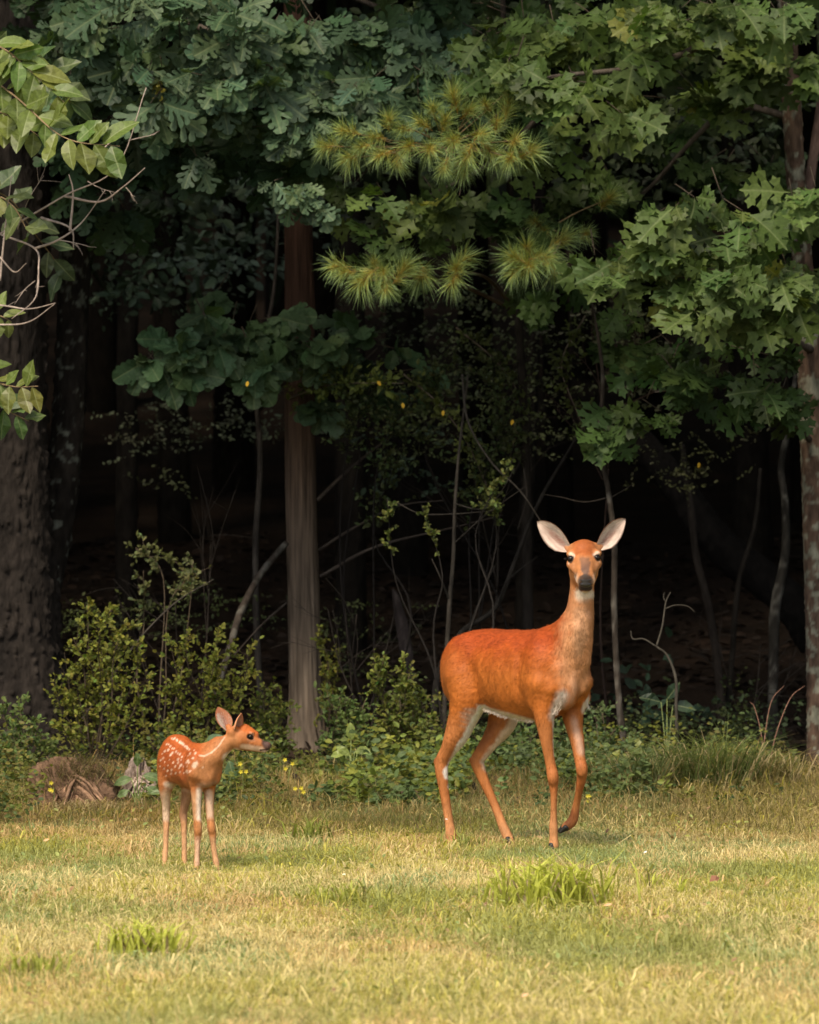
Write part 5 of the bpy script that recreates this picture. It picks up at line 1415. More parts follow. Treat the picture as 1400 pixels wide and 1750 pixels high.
def hoof(thing, c, d, L_, r, Y0, scale, lat):
    """two-toed hoof; c = coronet centre, d = toe direction"""
    c = np.array(c, float); d = unit(d); lat = unit(lat)
    f = Field(c - L_ * 2.2, c + L_ * 2.2, .6)
    for s in (-1, 1):
        a = c + lat * s * r * .48
        f.cone(a, a + d * L_ + lat * s * .4, r * .62, r * .22, 1.0)
    field_part(thing, 'hoof', f, M['hoof'], Y0, scale)

# ======================= the doe
DY, DS = 25.0, F / 25.0
doe = Thing('deer', (at(860, 1450, 25)[0], 25.0, 0.0), 'adult reddish-brown doe on the lawn, one foreleg raised, looking at the camera', 'deer')
f = Field((725, 905, -245), (1050, 1465, 150), 1.85)
A = yaw_axes(52); A2 = yaw_axes(52, -3)
fw, dn, rt = A
def ax(u, v, off=0):            # point on the body's midline at column u, moved off*deer's right
    return np.array([u, v, -(u - 886) * 1.28]) + rt * off
# trunk
f.ell(ax(822, 1137), (72, 56, 46), A2, 10)
f.ell(ax(868, 1151), (112, 69, 54), A2, 26)
f.ell(ax(905, 1160), (78, 73, 53), A, 26)
f.ell(ax(938, 1152), (62, 74, 47), A, 26)
f.ell(ax(850, 1105), (90, 24, 20), A, 24)          # loin
f.ell(ax(795, 1112), (22, 20, 20), A, 20)         # croup
f.cone(ax(905, 1098), ax(940, 1092), 14, 13, 18)   # withers
f.cone(ax(931, 1086, 3), ax(928, 1080, 6), 3.5, 2.0, 6)
# pelvis points, haunches
f.ell(ax(812, 1150, 27), (50, 62, 27), A, 18)
f.ell(ax(826, 1150, -27), (50, 62, 25), A, 18)
f.ell(ax(808, 1112, 26), (16, 12, 12), A, 14)
# shoulders
f.ell(ax(947, 1150, 36), (28, 54, 20), yaw_axes(52), 14)
f.ell(ax(957, 1152, -34), (28, 52, 20), yaw_axes(52), 14)
f.cone(ax(938, 1108, 22), ax(954, 1168, 40), 15, 17, 12)     # right shoulder blade to point
f.cone(ax(954, 1170, 40), ax(946, 1200, 34), 17, 17, 12)
f.cone(ax(972, 1165, -34), ax(962, 1192, -30), 15, 14, 10)   # left point of shoulder
f.ell(ax(969, 1178, 6), (26, 36, 26), A, 14)         # breast
f.cone(ax(972, 1148, 22), ax(975, 1176, 24), 11, 8, 9)
f.cone(ax(974, 1152, -20), ax(976, 1178, -22), 11, 8, 9)
f.cone(ax(960, 1135, 30), ax(968, 1178, 34), 7, 8, 8)
f.cone(ax(966, 1176, -8), ax(972, 1130, -4), 5, 4, 8)
f.cone(ax(976, 1150, 3), ax(973, 1195, 3), 3, 3, 10, True)
f.cone(ax(812, 1125, 34), ax(812, 1180, 34), 12, 14, 14)
# neck
f.chain([(966, 1128, -92, 37), (978, 1094, -104, 33), (988, 1062, -112, 27), (993, 1030, -118, 22.5), (995, 1002, -124, 20.5), (996, 975, -128, 21)], 22)
f.cone((940, 1100, -70), (975, 1075, -98), 18, 20, 24)
f.cone((1000, 1130, -108), (1001, 1060, -128), 9, 8, 14)
f.cone((980, 1130, -118), (985, 1075, -134), 8, 7, 12)
# flank hollow and rib/shoulder creases
f.ell(ax(846, 1170, 62), (16, 34, 12), A, 22, True)
f.cone(ax(927, 1125, 52), ax(921, 1205, 56), 4, 4, 14, True)
# head
f.ell((998.5, 950, -140), (27, 24.5, 31), np.eye(3), 8)
f.ell((997.5, 936, -142), (19, 13, 22), np.eye(3), 8)
f.ell((998, 974, -142), (24.5, 30, 24), np.eye(3), 10)         # jaw and cheeks
f.ell((998.5, 962, -160), (25, 19, 26), np.eye(3), 10)
f.cone((999.5, 962, -172), (1000.8, 985, -212), 17.0, 14.2, 8)   # muzzle
f.cone((999, 984, -165), (1000.8, 1000, -208), 17, 12.0, 8)      # lower jaw
f.ell((976.5, 947, -158), (8.5, 5.5, 10), np.eye(3), 5)
f.ell((1020, 945.5, -158), (8.5, 5.5, 10), np.eye(3), 5)
f.cone((976, 964, -160), (988, 978, -190), 7, 6, 8)
f.cone((1021, 963, -160), (1012, 977, -190), 7, 6, 8)
f.ell((1000.8, 991, -213), (15.8, 12, 10), np.eye(3), 6)
f.ell((1000.8, 1004, -209), (10.5, 6.5, 9), np.eye(3), 4)
f.cone((978, 940, -130), (970, 937, -126), 10, 7, 9)
f.cone((1018, 938, -130), (1025, 935, -126), 10, 7, 9)
for s, (eu, ev) in ((-1, (974.2, 955.5)), (1, (1022.0, 953.5))):
    f.ell((eu + s * 1.5, ev, -170.5), (5.4, 4.0, 8), np.eye(3), 3, True)
# hind legs
f.chain([(797, 1160, 64, 38), (801, 1192, 56, 33), (793, 1222, 60, 26), (780, 1257, 68, 20.5), (767, 1281, 76, 14), (756, 1301, 83, 12), (755, 1320, 82, 10.8), (759, 1350, 80, 8.4), (765, 1388, 78, 7.4), (768.5, 1410, 77, 7.8), (770.5, 1424, 75, 9.0), (773, 1446, 71, 9.0)], 9)
f.cone((748, 1301, 90), (752, 1312, 88), 6.5, 6, 5)
f.cone((770, 1262, 88), (752, 1299, 92), 4.5, 4, 5)
f.chain([(846, 1170, 112, 34), (862, 1205, 104, 29), (858, 1235, 98, 24), (840, 1264, 98, 16), (823, 1288, 102, 12.8), (816, 1302, 104, 11.8), (823, 1324, 102, 9.6), (836, 1354, 98, 7.8), (849, 1384, 93, 7.2), (858, 1408, 89, 7.8), (865, 1424, 84, 8.4), (871, 1437, 78, 8.6)], 9)
f.cone((808, 1299, 112), (814, 1310, 110), 6, 5.5, 5)
# fore legs
f.chain([(936, 1185, -104, 27), (931, 1212, -106, 20), (931.5, 1238, -107, 15), (935, 1268, -107, 11.0), (939.5, 1298, -106, 8.8), (944, 1322, -106, 9.6), (945.5, 1334, -105, 9.0), (946.5, 1354, -104, 6.0), (946.5, 1380, -103, 5.4), (946, 1402, -102, 6.2), (946, 1414, -102, 7.6), (946.5, 1430, -102, 7.2), (946.5, 1446, -103, 8.8)], 7)
f.ell((945, 1328, -112), (8.5, 13, 6), np.eye(3), 5)
f.chain([(985, 1190, -58, 24), (979, 1214, -64, 19), (981, 1240, -70, 15), (987, 1268, -78, 11.8), (991, 1296, -84, 9.6), (994.5, 1314, -88, 10.0), (994, 1330, -83, 8.4), (989.5, 1354, -70, 6.2), (985, 1376, -58, 6.2), (981.5, 1394, -50, 7.8), (977, 1405, -46, 8.6), (967, 1413, -44, 7.4)], 7)
f.ell((994, 1316, -95), (8.5, 11, 5), np.eye(3), 5)
V, Q = f.extract()
N = vnormals(V, Q)
nz3 = fbm(V[:, 0] * .05, V[:, 1] * .05, V[:, 2] * .05, 3)
BACK = np.array((.46,.080,.009)); FLANK = np.array((.58,.168,.028)); LEG = np.array((.56,.20,.060)); NECK = np.array((.70,.33,.15)); WHT = (1.0,.88,.76)
GAIN = .72
def doe_coat(P, N):
    c = np.tile(FLANK, (len(P), 1))
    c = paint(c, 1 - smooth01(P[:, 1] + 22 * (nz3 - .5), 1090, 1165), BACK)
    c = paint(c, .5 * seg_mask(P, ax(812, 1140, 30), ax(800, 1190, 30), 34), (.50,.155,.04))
    c = paint(c, smooth01(P[:, 1], 1205, 1250), LEG)
    c = paint(c, smooth01(P[:, 1], 1350, 1430) * .55, (.72,.38,.18))
    # neck and breast paler
    m = seg_mask(P, (985, 1150, -120), (1000, 1020, -130), 36, .45); c = paint(c, m * .92, NECK)
    m = seg_mask(P, (962, 1100, -80), (980, 1040, -100), 24, .5); c = paint(c, m * .55, (.55,.22,.085))
    c = paint(c, .6 * seg_mask(P, (995, 1050, -140), (992, 1120, -142), 14, .6), (.66,.38,.22))
    # shade of the shoulder crease put into the coat; dark spine
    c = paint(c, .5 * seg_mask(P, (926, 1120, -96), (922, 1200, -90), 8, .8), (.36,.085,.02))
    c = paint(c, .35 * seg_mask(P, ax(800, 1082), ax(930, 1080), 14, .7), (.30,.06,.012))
    # white underside
    und = smooth01(N[:, 1], .25, .75) * smooth01(P[:, 1], 1190, 1205) * (1 - smooth01(P[:, 1], 1235, 1250)) * (1 - smooth01(P[:, 0], 905, 925))
    c = paint(c, und * .95 * smooth01(P[:, 1] - (1210 + (P[:, 0] - 824) * .27), -7, -1), WHT)
    c = paint(c, .95 * seg_mask(P, (826, 1215, 44), (912, 1238, -40), 4.5, .8), WHT)
    tf = .6 + .9 * fbm(P[:, 0] * .5, P[:, 1] * .15, P[:, 2] * .3, 2)
    c = paint(c, np.clip(seg_mask(P, (962, 1188, -132), (947, 1222, -118), 9, .8) * tf, 0, 1) * .9, (.75,.66,.58))
    c = paint(c, seg_mask(P, (968, 1195, -120), (975, 1215, -100), 12, .7) * .5, (.50,.28,.19))
    c = paint(c, seg_mask(P, (985, 1150, -135), (978, 1195, -130), 8, .8) * .45, (.70,.42,.27))
    c = paint(c, seg_mask(P, (998, 1120, -95), (1012, 1175, -80), 9, .7) * .4, (.36,.10,.03))
    c = paint(c, seg_mask(P, (1000, 1196, -70), (1003, 1212, -74), 9, .5) * .9, WHT)
    # inner sides of legs
    near = 1 - smooth01(P[:, 2], 84, 92)
    c = paint(c, seg_mask(P * [1,1,.25], (826, 1213, 12), (768, 1322, 18), 11.0, .22) * .97, (1.08,1.0,.92))
    c = paint(c, seg_mask(P * [1,1,.25], (772, 1322, 18), (768, 1345, 19), 3.5, .5) * .8, (.78,.70,.64))
    c = paint(c, seg_mask(P * [1,1,.25], (884, 1236, 22), (836, 1304, 24), 14, .35) * .92, (.92,.72,.56))
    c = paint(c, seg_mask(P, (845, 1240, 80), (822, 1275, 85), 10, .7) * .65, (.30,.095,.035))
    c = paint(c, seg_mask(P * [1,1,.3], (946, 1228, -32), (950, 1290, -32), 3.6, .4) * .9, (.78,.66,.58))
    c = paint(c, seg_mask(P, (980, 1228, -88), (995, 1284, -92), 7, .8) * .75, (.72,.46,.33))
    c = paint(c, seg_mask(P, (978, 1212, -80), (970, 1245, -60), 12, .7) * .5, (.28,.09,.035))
    c = paint(c, seg_mask(P, (994, 1308, -92), (991, 1345, -78), 9, .7) * .6, (.50,.14,.04))
    c = paint(c, seg_mask(P, (943, 1312, -112), (948, 1345, -110), 8, .7) * .5, (.55,.17,.05))
    c = paint(c, seg_mask(P, (752, 1296, 84), (756, 1330, 84), 8, .7) * .4, (.40,.11,.035))
    c = paint(c, seg_mask(P, (981, 1388, -52), (972, 1414, -46), 11, .5) * .6, (.38,.10,.035))
    # head
    hd = 1 - smooth01(P[:, 1], 995, 1012)
    c = paint(c, hd * (P[:, 2] < -100), (.60,.24,.085))
    c = paint(c, seg_mask(P, (997, 925, -150), (998, 950, -165), 20, .4), (.42,.115,.028))
    front = 1 - smooth01(P[:, 2], -172, -166)
    fn = fbm(P[:, 0] * .35, P[:, 1] * .25, P[:, 2] * .2, 2) - .5
    br = (1 - smooth01(np.abs(P[:, 0] - 1000.2 + .06 * (970 - P[:, 1])) + 7 * fn + .10 * np.abs(P[:, 1] - 958), 6.5, 12)) * smooth01(P[:, 1] + 5 * fn, 948.5, 956) * (1 - smooth01(P[:, 1], 990, 994)) * (P[:, 2] < -160)
    c = paint(c, br * .88 * (.75 + .25 * smooth01(P[:, 1], 955, 975)), (.135,.085,.068))
    rg = (1 - smooth01(np.hypot((P[:, 0] - 1000.8) / 13.2, (P[:, 1] - 993.5) / 12.0), .90, 1.1)) * (P[:, 2] < -195)
    c = paint(c, rg * .9, (.06,.045,.04))
    lo_ = smooth01(P[:, 1], 1000, 1003) * (1 - smooth01(P[:, 1], 1008, 1010.5)) * (P[:, 2] < -185)
    c = paint(c, lo_ * .95, (.035,.025,.022))
    ch = smooth01(P[:, 1], 1009, 1011.5) * (1 - smooth01(P[:, 1], 1018, 1026)) * (P[:, 2] < -120) * (1 - smooth01(np.abs(P[:, 0] - 1001), 12, 20))
    c = paint(c, ch * .95, (.98,.84,.70))
    sd_ = np.exp(-((np.abs(P[:, 0] - 1000.8) - 18) / 4.5) ** 2) * smooth01(P[:, 1], 976, 986) * (1 - smooth01(P[:, 1], 1000, 1008)) * (P[:, 2] < -165)
    c = paint(c, sd_ * .8, (1.0,.76,.58))
    c = paint(c, .55 * seg_mask(P, (984, 966, -178), (990, 986, -200), 4.5, .7), (.95,.55,.30))
    c = paint(c, .55 * seg_mask(P, (1016, 965, -178), (1011, 985, -200), 4.5, .7), (.95,.55,.30))
    for s, (eu, ev) in ((-1, (975.0, 955.5)), (1, (1021.2, 953.5))):
        c = paint(c, seg_mask(P, (eu - s * 1, ev - 6.5, -166), (eu - s * 7, ev - 1, -172), 4.6, .6) * .95, (1.1,.82,.62))
        c = paint(c, seg_mask(P, (eu - s * 4, ev + 7, -168), (eu + s * 1, ev + 7.5, -168), 3.4, .5) * .85, (1.0,.70,.50))
        c = paint(c, seg_mask(P, (eu, ev, -170), (eu - s * 3.5, ev + 2.0, -172), 6.6, .2), (.035,.022,.016))
        c = paint(c, seg_mask(P, (eu - s * 10, ev + 26, -195), (eu - s * 4, ev + 12, -180), 5, .6) * .4, (.42,.17,.075))
    c = paint(c, seg_mask(P, (992, 1003, -200), (1010, 1003, -200), 8, .4) * .85, (.62,.52,.44))
    c = paint(c, seg_mask(P, (986, 992, -206), (988, 998, -206), 4, .5) * .7, (.70,.55,.42))
    c = paint(c, seg_mask(P, (1015, 992, -206), (1013, 998, -206), 4, .5) * .7, (.70,.55,.42))
    c = paint(c, seg_mask(P, (1000.8, 1000.5, -219), (1000.8, 1001, -219), 9.5, .3) * .9, (.04,.03,.03))
    c = paint(c, seg_mask(P, (994, 1017, -146), (1012, 1017, -146), 11, .7) * .8, (.95,.78,.62))
    for (eb) in ((966, 936, -126), (1030, 934, -126)):
        c = paint(c, seg_mask(P, eb, (eb[0], eb[1] + .1, eb[2]), 10, .6) * .5, (.50,.25,.15))
    c = c * (.80 + .40 * nz3)[:, None] * GAIN
    return np.clip(c, .01, .8)
rip = fbm(V[:, 0] * .035 + V[:, 1] * .012, V[:, 1] * .03, V[:, 2] * .035, 3) - .5
rib = np.sin((V[:, 0] - V[:, 2] * .8) * .26 + V[:, 1] * .03) * seg_mask(V, ax(860, 1150, 40), ax(905, 1160, 45), 34, .6)
fine_ = fbm(V[:, 0] * .35, V[:, 1] * .12, V[:, 2] * .35, 2) - .5
trunk_ = 1 - smooth01(V[:, 1], 1215, 1250)
V = V + N * ((3.2 * rip + .35 * rib) * trunk_ * (V[:, 1] > 1020) + .22 * fine_)[:, None]
N = vnormals(V, Q)
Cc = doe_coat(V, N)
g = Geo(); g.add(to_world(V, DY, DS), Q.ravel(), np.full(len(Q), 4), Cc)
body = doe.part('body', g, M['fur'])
def doe_flow(P, N):
    d = np.tile(np.array(-fw) + np.array([0, .55, 0]), (len(P), 1))
    leg = smooth01(P[:, 1], 1200, 1250)[:, None]
    d = d * (1 - leg) + np.array([0, 1., 0]) * leg
    nk = (seg_mask(P, (972, 1120, -100), (995, 1000, -125), 42, .4))[:, None]
    d = d * (1 - nk) + np.array([-.05, 1., .1]) * nk
    hd = ((P[:, 1] < 1000) & (P[:, 2] < -105))[:, None]
    return np.where(hd, np.array([0, -.4, 1.0]), d)
def doe_len(P):
    return np.where((P[:, 1] < 1005) & (P[:, 2] < -105), 2.6, np.where(P[:, 1] > 1240, 3.2, 5.2))
hv, hl, ht, hc, hn = coat_hair(V, N, Cc, doe_flow, doe_len, .30, 70000, Q, 3)
me = make_mesh('coat_hair', to_world(hv, DY, DS) - doe.loc, hl, ht, M['hair'], hc, None, True, n_world(hn))
props(link('coat_hair', me, doe.root), None, None, None, 'stuff')
# long white fringe on belly, breast and thigh edge
def fringe(thing, lines, Y0, scale, seed=2):
    r = np.random.default_rng(seed); g = Geo()
    for a, b, ln, spread, n, col, dr in lines:
        a = np.array(a, float); b = np.array(b, float); t = r.random(n)[:, None]
        p = a * (1 - t) + b * t + r.normal(0, spread, (n, 3)); d = np.array(dr, float) + r.normal(0, .3, (n, 3)); d /= np.linalg.norm(d, axis=1)[:, None]
        l = ln * r.uniform(.5, 1.2, n)[:, None]; sd = np.array([.32, .1, 0])
        V_ = np.stack([p - sd, p + sd, p + d * l], 1).reshape(-1, 3)
        g.add(to_world(V_, Y0, scale), np.arange(3 * n), np.full(n, 3), np.repeat(np.array([col]) * r.uniform(.75, 1.1, n)[:, None], 3, axis=0))
    thing.part('fringe', g, M['hair'], False, 'stuff')
fringe(doe, [((828, 1212, 30), (868, 1226, -15), 4, 1.4, 300, (.62,.54,.46), (-.8, .8, -.1)), ((868, 1226, -15), (912, 1233, -60), 3, 1.3, 160, (.6,.5,.42), (-.4, .9, -.1)),
             ((964, 1190, -126), (948, 1220, -120), 7, 2.6, 140, (.55,.46,.38), (-.5, .8, -.1)), ((1000, 1194, -72), (1004, 1210, -70), 7, 2.5, 90, (.6,.54,.47), (.5, .8, 0)),
             ((985, 1010, -165), (1012, 1010, -165), 5, 3, 200, (.66,.55,.44), (0, 1, .2))], DY, DS)
for c_ in ((976.2, 955.6, -164.8), (1020.0, 953.6, -164.8)): eyeball(doe, c_, 6.6, DY, DS)
# nose pad
nf = Field((980, 970, -245), (1022, 1018, -195), .55)
nf.ell((1000.8, 991.3, -219.5), (11.2, 7.2, 6.2), np.eye(3), 2)
nf.ell((1000.8, 999, -218.5), (9.6, 5.4, 6.6), np.eye(3), 4)
nf.ell((991.2, 995.5, -226), (3.8, 2.9, 5), np.eye(3), 1.5, True); nf.ell((1010.4, 995.5, -226), (3.8, 2.9, 5), np.eye(3), 1.5, True)
nf.cone((989, 997, -223), (986.5, 993, -218), 1.6, 1.2, 1, True); nf.cone((1012.6, 997, -223), (1015, 993, -218), 1.6, 1.2, 1, True)
nf.cone((1000.8, 998, -230), (1000.8, 1004, -227), .5, .5, 1.5, True)
nf.cone((991.5, 1003.5, -227), (1010, 1003.5, -227), .5, .5, 1.5, True)
field_part(doe, 'nose', nf, M['nose'], DY, DS)
IN, OUT, RIM = (.60,.47,.40), (.24,.09,.04), (.07,.04,.028)
ear(doe, 'ear', (975, 939, -134), (918, 891, -122), (-.30, .22, -1), 19.5, DY, DS, IN, OUT, RIM, seed=1)
ear(doe, 'ear', (1020, 937, -134), (1069, 886, -122), (.40, .12, -1), 18.5, DY, DS, IN, OUT, RIM, seed=4)
lat = rt
for c_, d_ in (((773.5, 1444, 70), (.35, 1, -.5)), ((872, 1435, 76), (.5, 1, -.5)), ((946.5, 1445, -104), (.25, 1, -.5)), ((966, 1413.5, -44), (-1, .75, .15))):
    hoof(doe, c_, d_, 13, 9.2, DY, DS, rt if c_[0] != 966 else (.3, .3, -1))
# whiskers and lashes
g = Geo()
for s, eu, ev in ((-1, 974.6, 955.3), (1, 1021.6, 953.3)):
    for i in range(8):
        a = eu + s * 4 ; p = np.array([a, ev - 2 + i * .5, -166.0]); q = p + np.array([s * rng.uniform(4, 8), rng.uniform(-3, 1), -2])
        tube(g, to_world(np.array([p, q]), DY, DS), [.0005, .0002], 3, 2, (.03,.02,.015))
doe.part('eyelash', g, M['hair'], kind='stuff')

# ======================= the fawn
FY, FS = 23.6, F / 23.6
fawn = Thing('deer', (at(325, 1487, FY)[0], FY, 0.0), 'small white-spotted fawn standing on the lawn at the left, head turned right in profile', 'deer')
f = Field((252, 1215, -100), (482, 1500, 85), 1.15)
A = yaw_axes(58); fw, dn, rt = A
def ax(u, v, off=0): return np.array([u, v, -(u - 322) * 1.6]) + rt * off
f.ell(ax(303, 1295), (34, 36, 27), A, 8)
f.ell(ax(318, 1306), (50, 38, 30), A, 16)
f.ell(ax(338, 1314), (34, 39, 27), A, 14)
f.ell(ax(303, 1276), (30, 18, 17), A, 12)
f.cone(ax(325, 1285), ax(344, 1288), 11, 12, 12)
f.ell(ax(300, 1308, 13), (26, 34, 16), A, 10)
f.ell(ax(307, 1308, -13), (26, 34, 16), A, 10)
f.ell(ax(346, 1314, 18), (16, 28, 11), A, 8)
f.ell(ax(352, 1314, -18), (16, 28, 11), A, 8)
f.cone(ax(340, 1292, 13), ax(350, 1322, 21), 8, 10, 8)
f.ell(ax(354, 1324, 0), (15, 22, 16), A, 10)
f.cone(ax(337, 1288, 26), ax(334, 1340, 30), 3, 3, 8, True)
# neck
f.chain([(349, 1304, -44, 25), (360, 1296, -50, 20.5), (374, 1284, -54, 16.0), (386, 1273, -56, 14.0), (396, 1265, -58, 14.0)], 9)
f.cone((340, 1288, -30), (372, 1270, -50), 10, 10, 12)
# head
f.ell((409, 1260, -60), (20, 17.0, 15.0), np.eye(3), 6)
f.ell((417, 1250.5, -60), (14, 9, 10.5), np.eye(3), 6)
f.cone((415, 1262, -61), (440, 1271, -62), 14.5, 9.5, 7)
f.cone((438, 1270, -62), (455, 1276, -62.5), 9.5, 6.8, 4)
f.cone((408, 1272, -60), (452, 1281.5, -62), 9.5, 4.6, 5)
f.ell((456.5, 1274.5, -62.5), (7.0, 7.2, 6.6), np.eye(3), 3)
f.ell((427, 1252.5, -70), (7.5, 3.5, 4.5), np.eye(3), 4)
f.cone((418, 1246, -60), (436, 1256, -61), 9, 7, 5)
f.ell((427.8, 1259.3, -75.5), (5.0, 3.5, 4), np.eye(3), 2, True)
f.cone((448, 1281.5, -70), (459, 1280.0, -69), .5, .5, 1.6, True)
f.cone((397, 1251, -68), (401, 1245, -70), 7.5, 5.5, 5)
f.cone((394, 1250, -52), (391, 1243, -50), 7.5, 5.5, 5)
# hind legs
f.chain([(289, 1318, 34, 20), (285, 1338, 32, 14.5), (283, 1356, 36, 9.6), (284, 1374, 42, 7.2), (284, 1388, 46, 6.8), (284, 1402, 45, 5.6), (284, 1424, 43, 4.6), (283, 1446, 41, 4.2), (282, 1462, 40, 4.8), (281.5, 1476, 38, 4.4), (281, 1484, 36, 5.0)], 5)
f.chain([(313, 1318, 48, 18), (320, 1340, 44, 13), (320, 1358, 46, 9.6), (316, 1376, 52, 7.6), (313.5, 1390, 56, 7.0), (314.5, 1408, 54, 5.4), (315, 1430, 52, 4.4), (315, 1450, 50, 4.2), (315, 1466, 49, 4.6), (315, 1480, 47, 4.6)], 5)
# fore legs
f.chain([(338, 1335, -42, 13.5), (336, 1352, -42, 10), (336, 1372, -42, 8.0), (337, 1395, -42, 6.9), (338.3, 1412, -42, 7.1), (338.5, 1422, -41, 6.8), (337.5, 1436, -40, 5.2), (337, 1456, -39, 4.5), (336.5, 1470, -39, 5.2), (336.5, 1484, -40, 5.2)], 5)
f.chain([(359, 1335, -26, 12.5), (357.5, 1352, -27, 9.6), (358, 1374, -28, 7.6), (359.5, 1396, -29, 6.8), (361, 1410, -30, 7.2), (362.5, 1420, -29, 6.8), (364.5, 1438, -28, 5.0), (367, 1456, -27, 4.5), (369, 1468, -27, 5.2), (371, 1482, -28, 5.2)], 5)
f.ell((338.5, 1416, -46), (6, 9, 4), np.eye(3), 3); f.ell((361.5, 1414, -34), (6, 9, 4), np.eye(3), 3)
V, Q = f.extract(); V[:, 1] += np.clip(V[:, 1] - 1400, 0, None) * .055; N = vnormals(V, Q)
nz3 = fbm(V[:, 0] * .08, V[:, 1] * .08, V[:, 2] * .08, 3)
def fawn_coat(P, N):
    c = np.tile(np.array((.56,.195,.062)), (len(P), 1))
    c = paint(c, (1 - smooth01(P[:, 1], 1285, 1330)) * (1 - smooth01(P[:, 0], 338, 352)), (.50,.115,.022))
    c = paint(c, .6 * seg_mask(P, ax(310, 1305, 30), ax(332, 1318, 30), 24, .5), (.42,.085,.018))
    c = paint(c, .85 * smooth01(P[:, 1], 1346, 1362), (.74,.40,.20))
    c = paint(c, .8 * smooth01(P[:, 1], 1400, 1440), (.82,.46,.24))
    # neck / chest
    c = paint(c, .8 * seg_mask(P, (352, 1320, -62), (392, 1272, -74), 20, .5), (.60,.265,.105))
    c = paint(c, .7 * seg_mask(P, (345, 1345, -58), (365, 1342, -52), 9, .7), (.62,.38,.25))
    c = paint(c, .55 * seg_mask(P, (331, 1300, -10), (328, 1352, -14), 4.5, .7), (.28,.06,.015))
    # belly and thigh pale
    c = paint(c, .9 * seg_mask(P * [1,1,.2], (285, 1340, 6), (325, 1355, 0), 5.5, .6), (.95,.74,.58))
    c = paint(c, .8 * seg_mask(P, (284, 1346, 30), (284, 1396, 42), 8, .5), (.90,.68,.50))
    c = paint(c, .6 * seg_mask(P, (318, 1356, 40), (316, 1395, 52), 8, .5), (.42,.23,.15))
    c = paint(c, .85 * seg_mask(P * [1,1,.2], (340, 1352, -10), (340.5, 1398, -10), 4.6, .8), (1.1,.92,.76))
    c = paint(c, .75 * seg_mask(P, (357, 1356, -36), (359, 1396, -38), 7.0, .6), (.90,.66,.50))
    c = paint(c, .75 * seg_mask(P, (336, 1408, -46), (338, 1430, -46), 7, .6), (.62,.22,.055))
    c = paint(c, .75 * seg_mask(P, (361, 1404, -36), (364, 1424, -36), 7, .6), (.60,.22,.06))
    c = paint(c, .45 * seg_mask(P, (338, 1432, -44), (337, 1475, -44), 4, .9), (.80,.60,.48))
    # throat, jaw, muzzle
    c = paint(c, .95 * seg_mask(P, (388, 1295, -62), (404, 1286, -62), 7.5, .6), (1.1,.92,.76))
    c = paint(c, .75 * seg_mask(P, (416, 1276, -70), (448, 1282, -68), 5.5, .6), (.98,.70,.50))
    c = paint(c, (1 - smooth01(P[:, 1] - (P[:, 0] - 405) * .42, 1243, 1248)) * (P[:, 0] > 400) * (P[:, 2] < -45), (.58,.15,.03))
    c = paint(c, .7 * seg_mask(P, (432, 1254, -62), (450, 1265, -62), 4.5, .5), (.13,.08,.06))
    c = paint(c, .95 * seg_mask(P * [1,1,.5], (453, 1269, -31), (459, 1279, -31), 7.0, .35), (.085,.05,.045))
    c = paint(c, .9 * (1 - smooth01(np.abs(P[:, 1] - 1281.5 + .12 * (P[:, 0] - 450)), .8, 2.0)) * (P[:, 0] > 444), (.05,.03,.03))
    c = paint(c, .8 * seg_mask(P, (450, 1284, -64), (457, 1283, -64), 2.6, .4), (.70,.58,.50))
    c = paint(c, .8 * seg_mask(P, (428, 1252.5, -72), (434, 1256, -72), 2.2, .5), (.74,.50,.36))
    c = paint(c, .7 * seg_mask(P, (424, 1266, -73), (434, 1264, -73), 2.6, .6), (.36,.16,.08))
    c = paint(c, seg_mask(P, (425, 1258.8, -73), (430.5, 1260.0, -73), 4.2, .2), (.035,.02,.016))
    # neck stripe and spine rows
    def line(pts, r, k=.95, col=(.84,.70,.58)):
        nonlocal c
        for a, b in zip(pts[:-1], pts[1:]): c = paint(c, k * seg_mask(P * [1,1,.15], (a[0], a[1], -6), (b[0], b[1], -6), r, .3), col)
    for a_, b_ in zip([(341, 1291), (350, 1292), (362, 1286), (374, 1275)], [(350, 1292), (362, 1286), (374, 1275), (384, 1260)]):
        a_ = np.array(a_, float); ab = np.array(b_, float) - a_; q = P[:, :2] - a_; t = np.clip(q @ ab / (ab @ ab), 0, 1)
        m = 1 - smooth01(np.linalg.norm(q - t[:, None] * ab, axis=1) + 1.6 * (fbm(P[:, 0] * .5, P[:, 1] * .5, None, 2) - .5), .2, 2.2); c = paint(c, m * (N[:, 2] < .2) * .8, (.90,.62,.44))
    sp = np.random.default_rng(12)
    def dot(u, v, r, k=.95):
        nonlocal c
        m = 1 - smooth01(np.hypot((P[:, 0] - u + .35 * (P[:, 1] - v)) / r, (P[:, 1] - v) / (r * 1.3)) + .5 * (nz3 - .5) + .5 * (fbm(P[:, 0] * .9, P[:, 1] * .5, P[:, 2] * .5, 2) - .5), .3, 1.45)
        m = m * (N[:, 2] < .35) * (P[:, 2] < 75)
        c = paint(c, m * k, (.95,.70,.52))
    for i in range(13):
        t = i / 12; dot(294 + t * 30 + sp.normal(0, .5), 1261 + 20 * t ** 1.3 + sp.normal(0, .8), sp.uniform(1.3, 2.1), .8)
    for i in range(9):
        t = i / 8; dot(285 + t * 26, 1270 + 22 * t + sp.normal(0, 1.0), sp.uniform(1.2, 1.8), .75)
    dot(333.3, 1307, 4.6, 1)
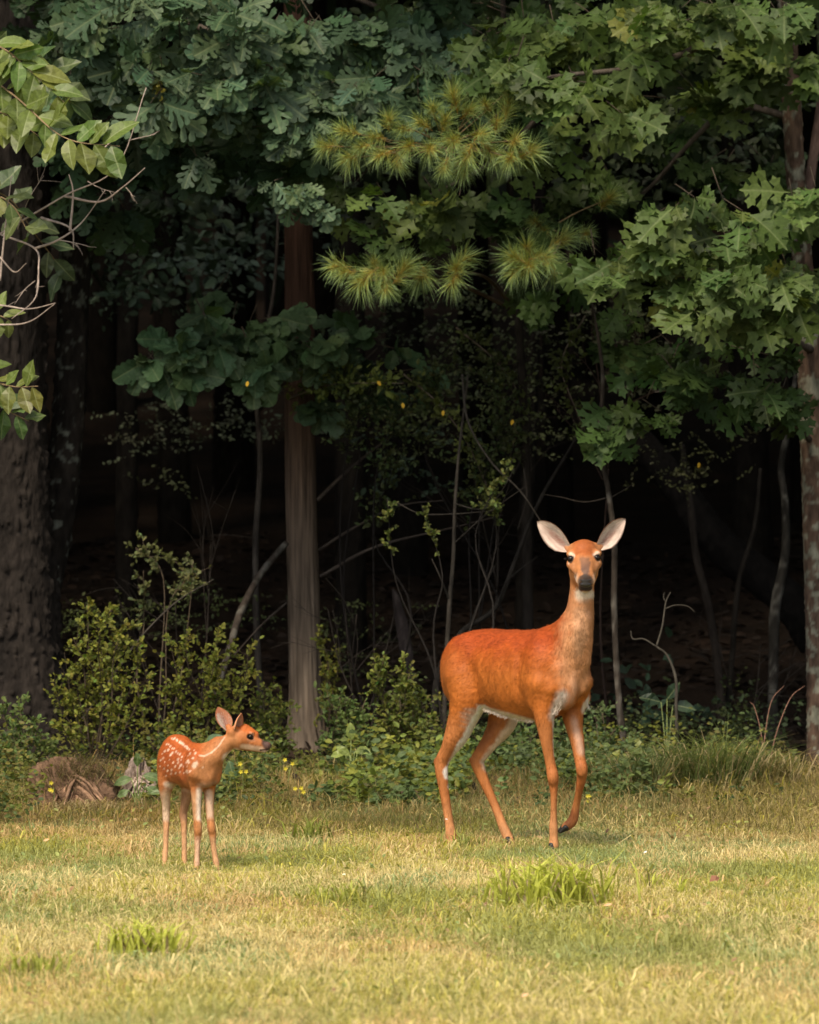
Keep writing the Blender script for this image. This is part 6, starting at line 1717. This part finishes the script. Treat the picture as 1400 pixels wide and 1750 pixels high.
    rows = [(276,1287),(282,1283),(289,1281),(297,1287),(304,1296),(311,1300),(318,1302),(325,1304),(281,1294),(290,1297),(296,1304),(288,1308),(282,1302),(300,1309),(306,1314),(312,1310),(319,1311),(325,1315),
            (275,1301),(274,1310),(280,1313),(286,1318),(295,1316),(300,1320),(307,1319),(313,1322),(322,1322),(326,1319),(283,1325),(331,1283),(328,1290),(337,1288),(321,1292),(291,1290),(305,1303),(318,1318),(323,1298),(310,1307),(293,1322),(347,1311),(331,1295)]
    for u, v in rows: dot(u + sp.normal(0, 1.2), v + sp.normal(0, 1.2), sp.uniform(1.0, 2.2), sp.uniform(.45, .9))
    return np.clip(c * (.82 + .36 * nz3)[:, None] * GAIN, .01, .92)
rip = fbm(V[:, 0] * .06, V[:, 1] * .05, V[:, 2] * .06, 3) - .5; fine_ = fbm(V[:, 0] * .5, V[:, 1] * .2, V[:, 2] * .5, 2) - .5
V = V + N * (2.0 * rip * (V[:, 1] < 1345) * (V[:, 0] < 385) + .5 * fine_)[:, None]; N = vnormals(V, Q)
Cc = fawn_coat(V, N)
g = Geo(); g.add(to_world(V, FY, FS), Q.ravel(), np.full(len(Q), 4), Cc)
fawn.part('body', g, M['fur'])
def fawn_flow(P, N):
    d = np.tile(-fw + np.array([0, .5, 0]), (len(P), 1))
    leg = smooth01(P[:, 1], 1345, 1360)[:, None]; d = d * (1 - leg) + np.array([0, 1., 0]) * leg
    nk = ((P[:, 0] > 345) & (P[:, 1] < 1345))[:, None]
    return np.where(nk, np.array([-.8, .6, .1]), d)
hv, hl, ht, hc, hn = coat_hair(V, N, Cc, fawn_flow, lambda P: np.where(P[:, 0] > 385, 1.6, 3.0), .22, 40000, Q, 5)
me = make_mesh('coat_hair', to_world(hv, FY, FS) - fawn.loc, hl, ht, M['hair'], hc, None, True, n_world(hn))
props(link('coat_hair', me, fawn.root), None, None, None, 'stuff')
eyeball(fawn, (427.8, 1259.4, -72.0), 4.3, FY, FS); eyeball(fawn, (427.8, 1259.4, -49.5), 4.3, FY, FS)
nf = Field((446, 1262, -76), (470, 1290, -48), .4)
nf.ell((459.5, 1274.2, -62.5), (4.6, 4.6, 5.4), np.eye(3), 2); nf.ell((462, 1275, -67), (1.6, 1.2, 1.2), np.eye(3), 1, True); nf.ell((462, 1275, -58), (1.6, 1.2, 1.2), np.eye(3), 1, True)
field_part(fawn, 'nose', nf, M['nose'], FY, FS)
IN, OUT, RIM = (.42,.17,.09), (.38,.15,.07), (.28,.10,.04)
ear(fawn, 'ear', (390, 1249, -52), (372.5, 1208, -50), (.25, -.05, -1), 13.5, FY, FS, IN, OUT, RIM, seed=8, lower=-1)
ear(fawn, 'ear', (400, 1250, -70), (413.5, 1219, -74), (1.0, .35, -.62), 11.5, FY, FS, (.40,.17,.10), (.58,.27,.14), RIM, seed=9, cup=.5)
for c_, d_ in (((281, 1486, 36), (.2, 1, -.3)), ((315, 1483, 46), (.2, 1, -.3)), ((336.5, 1486, -41), (0, 1, -.4)), ((371.5, 1484, -29), (.3, 1, -.3))):
    hoof(fawn, c_, d_, 8, 5.6, FY, FS, rt)
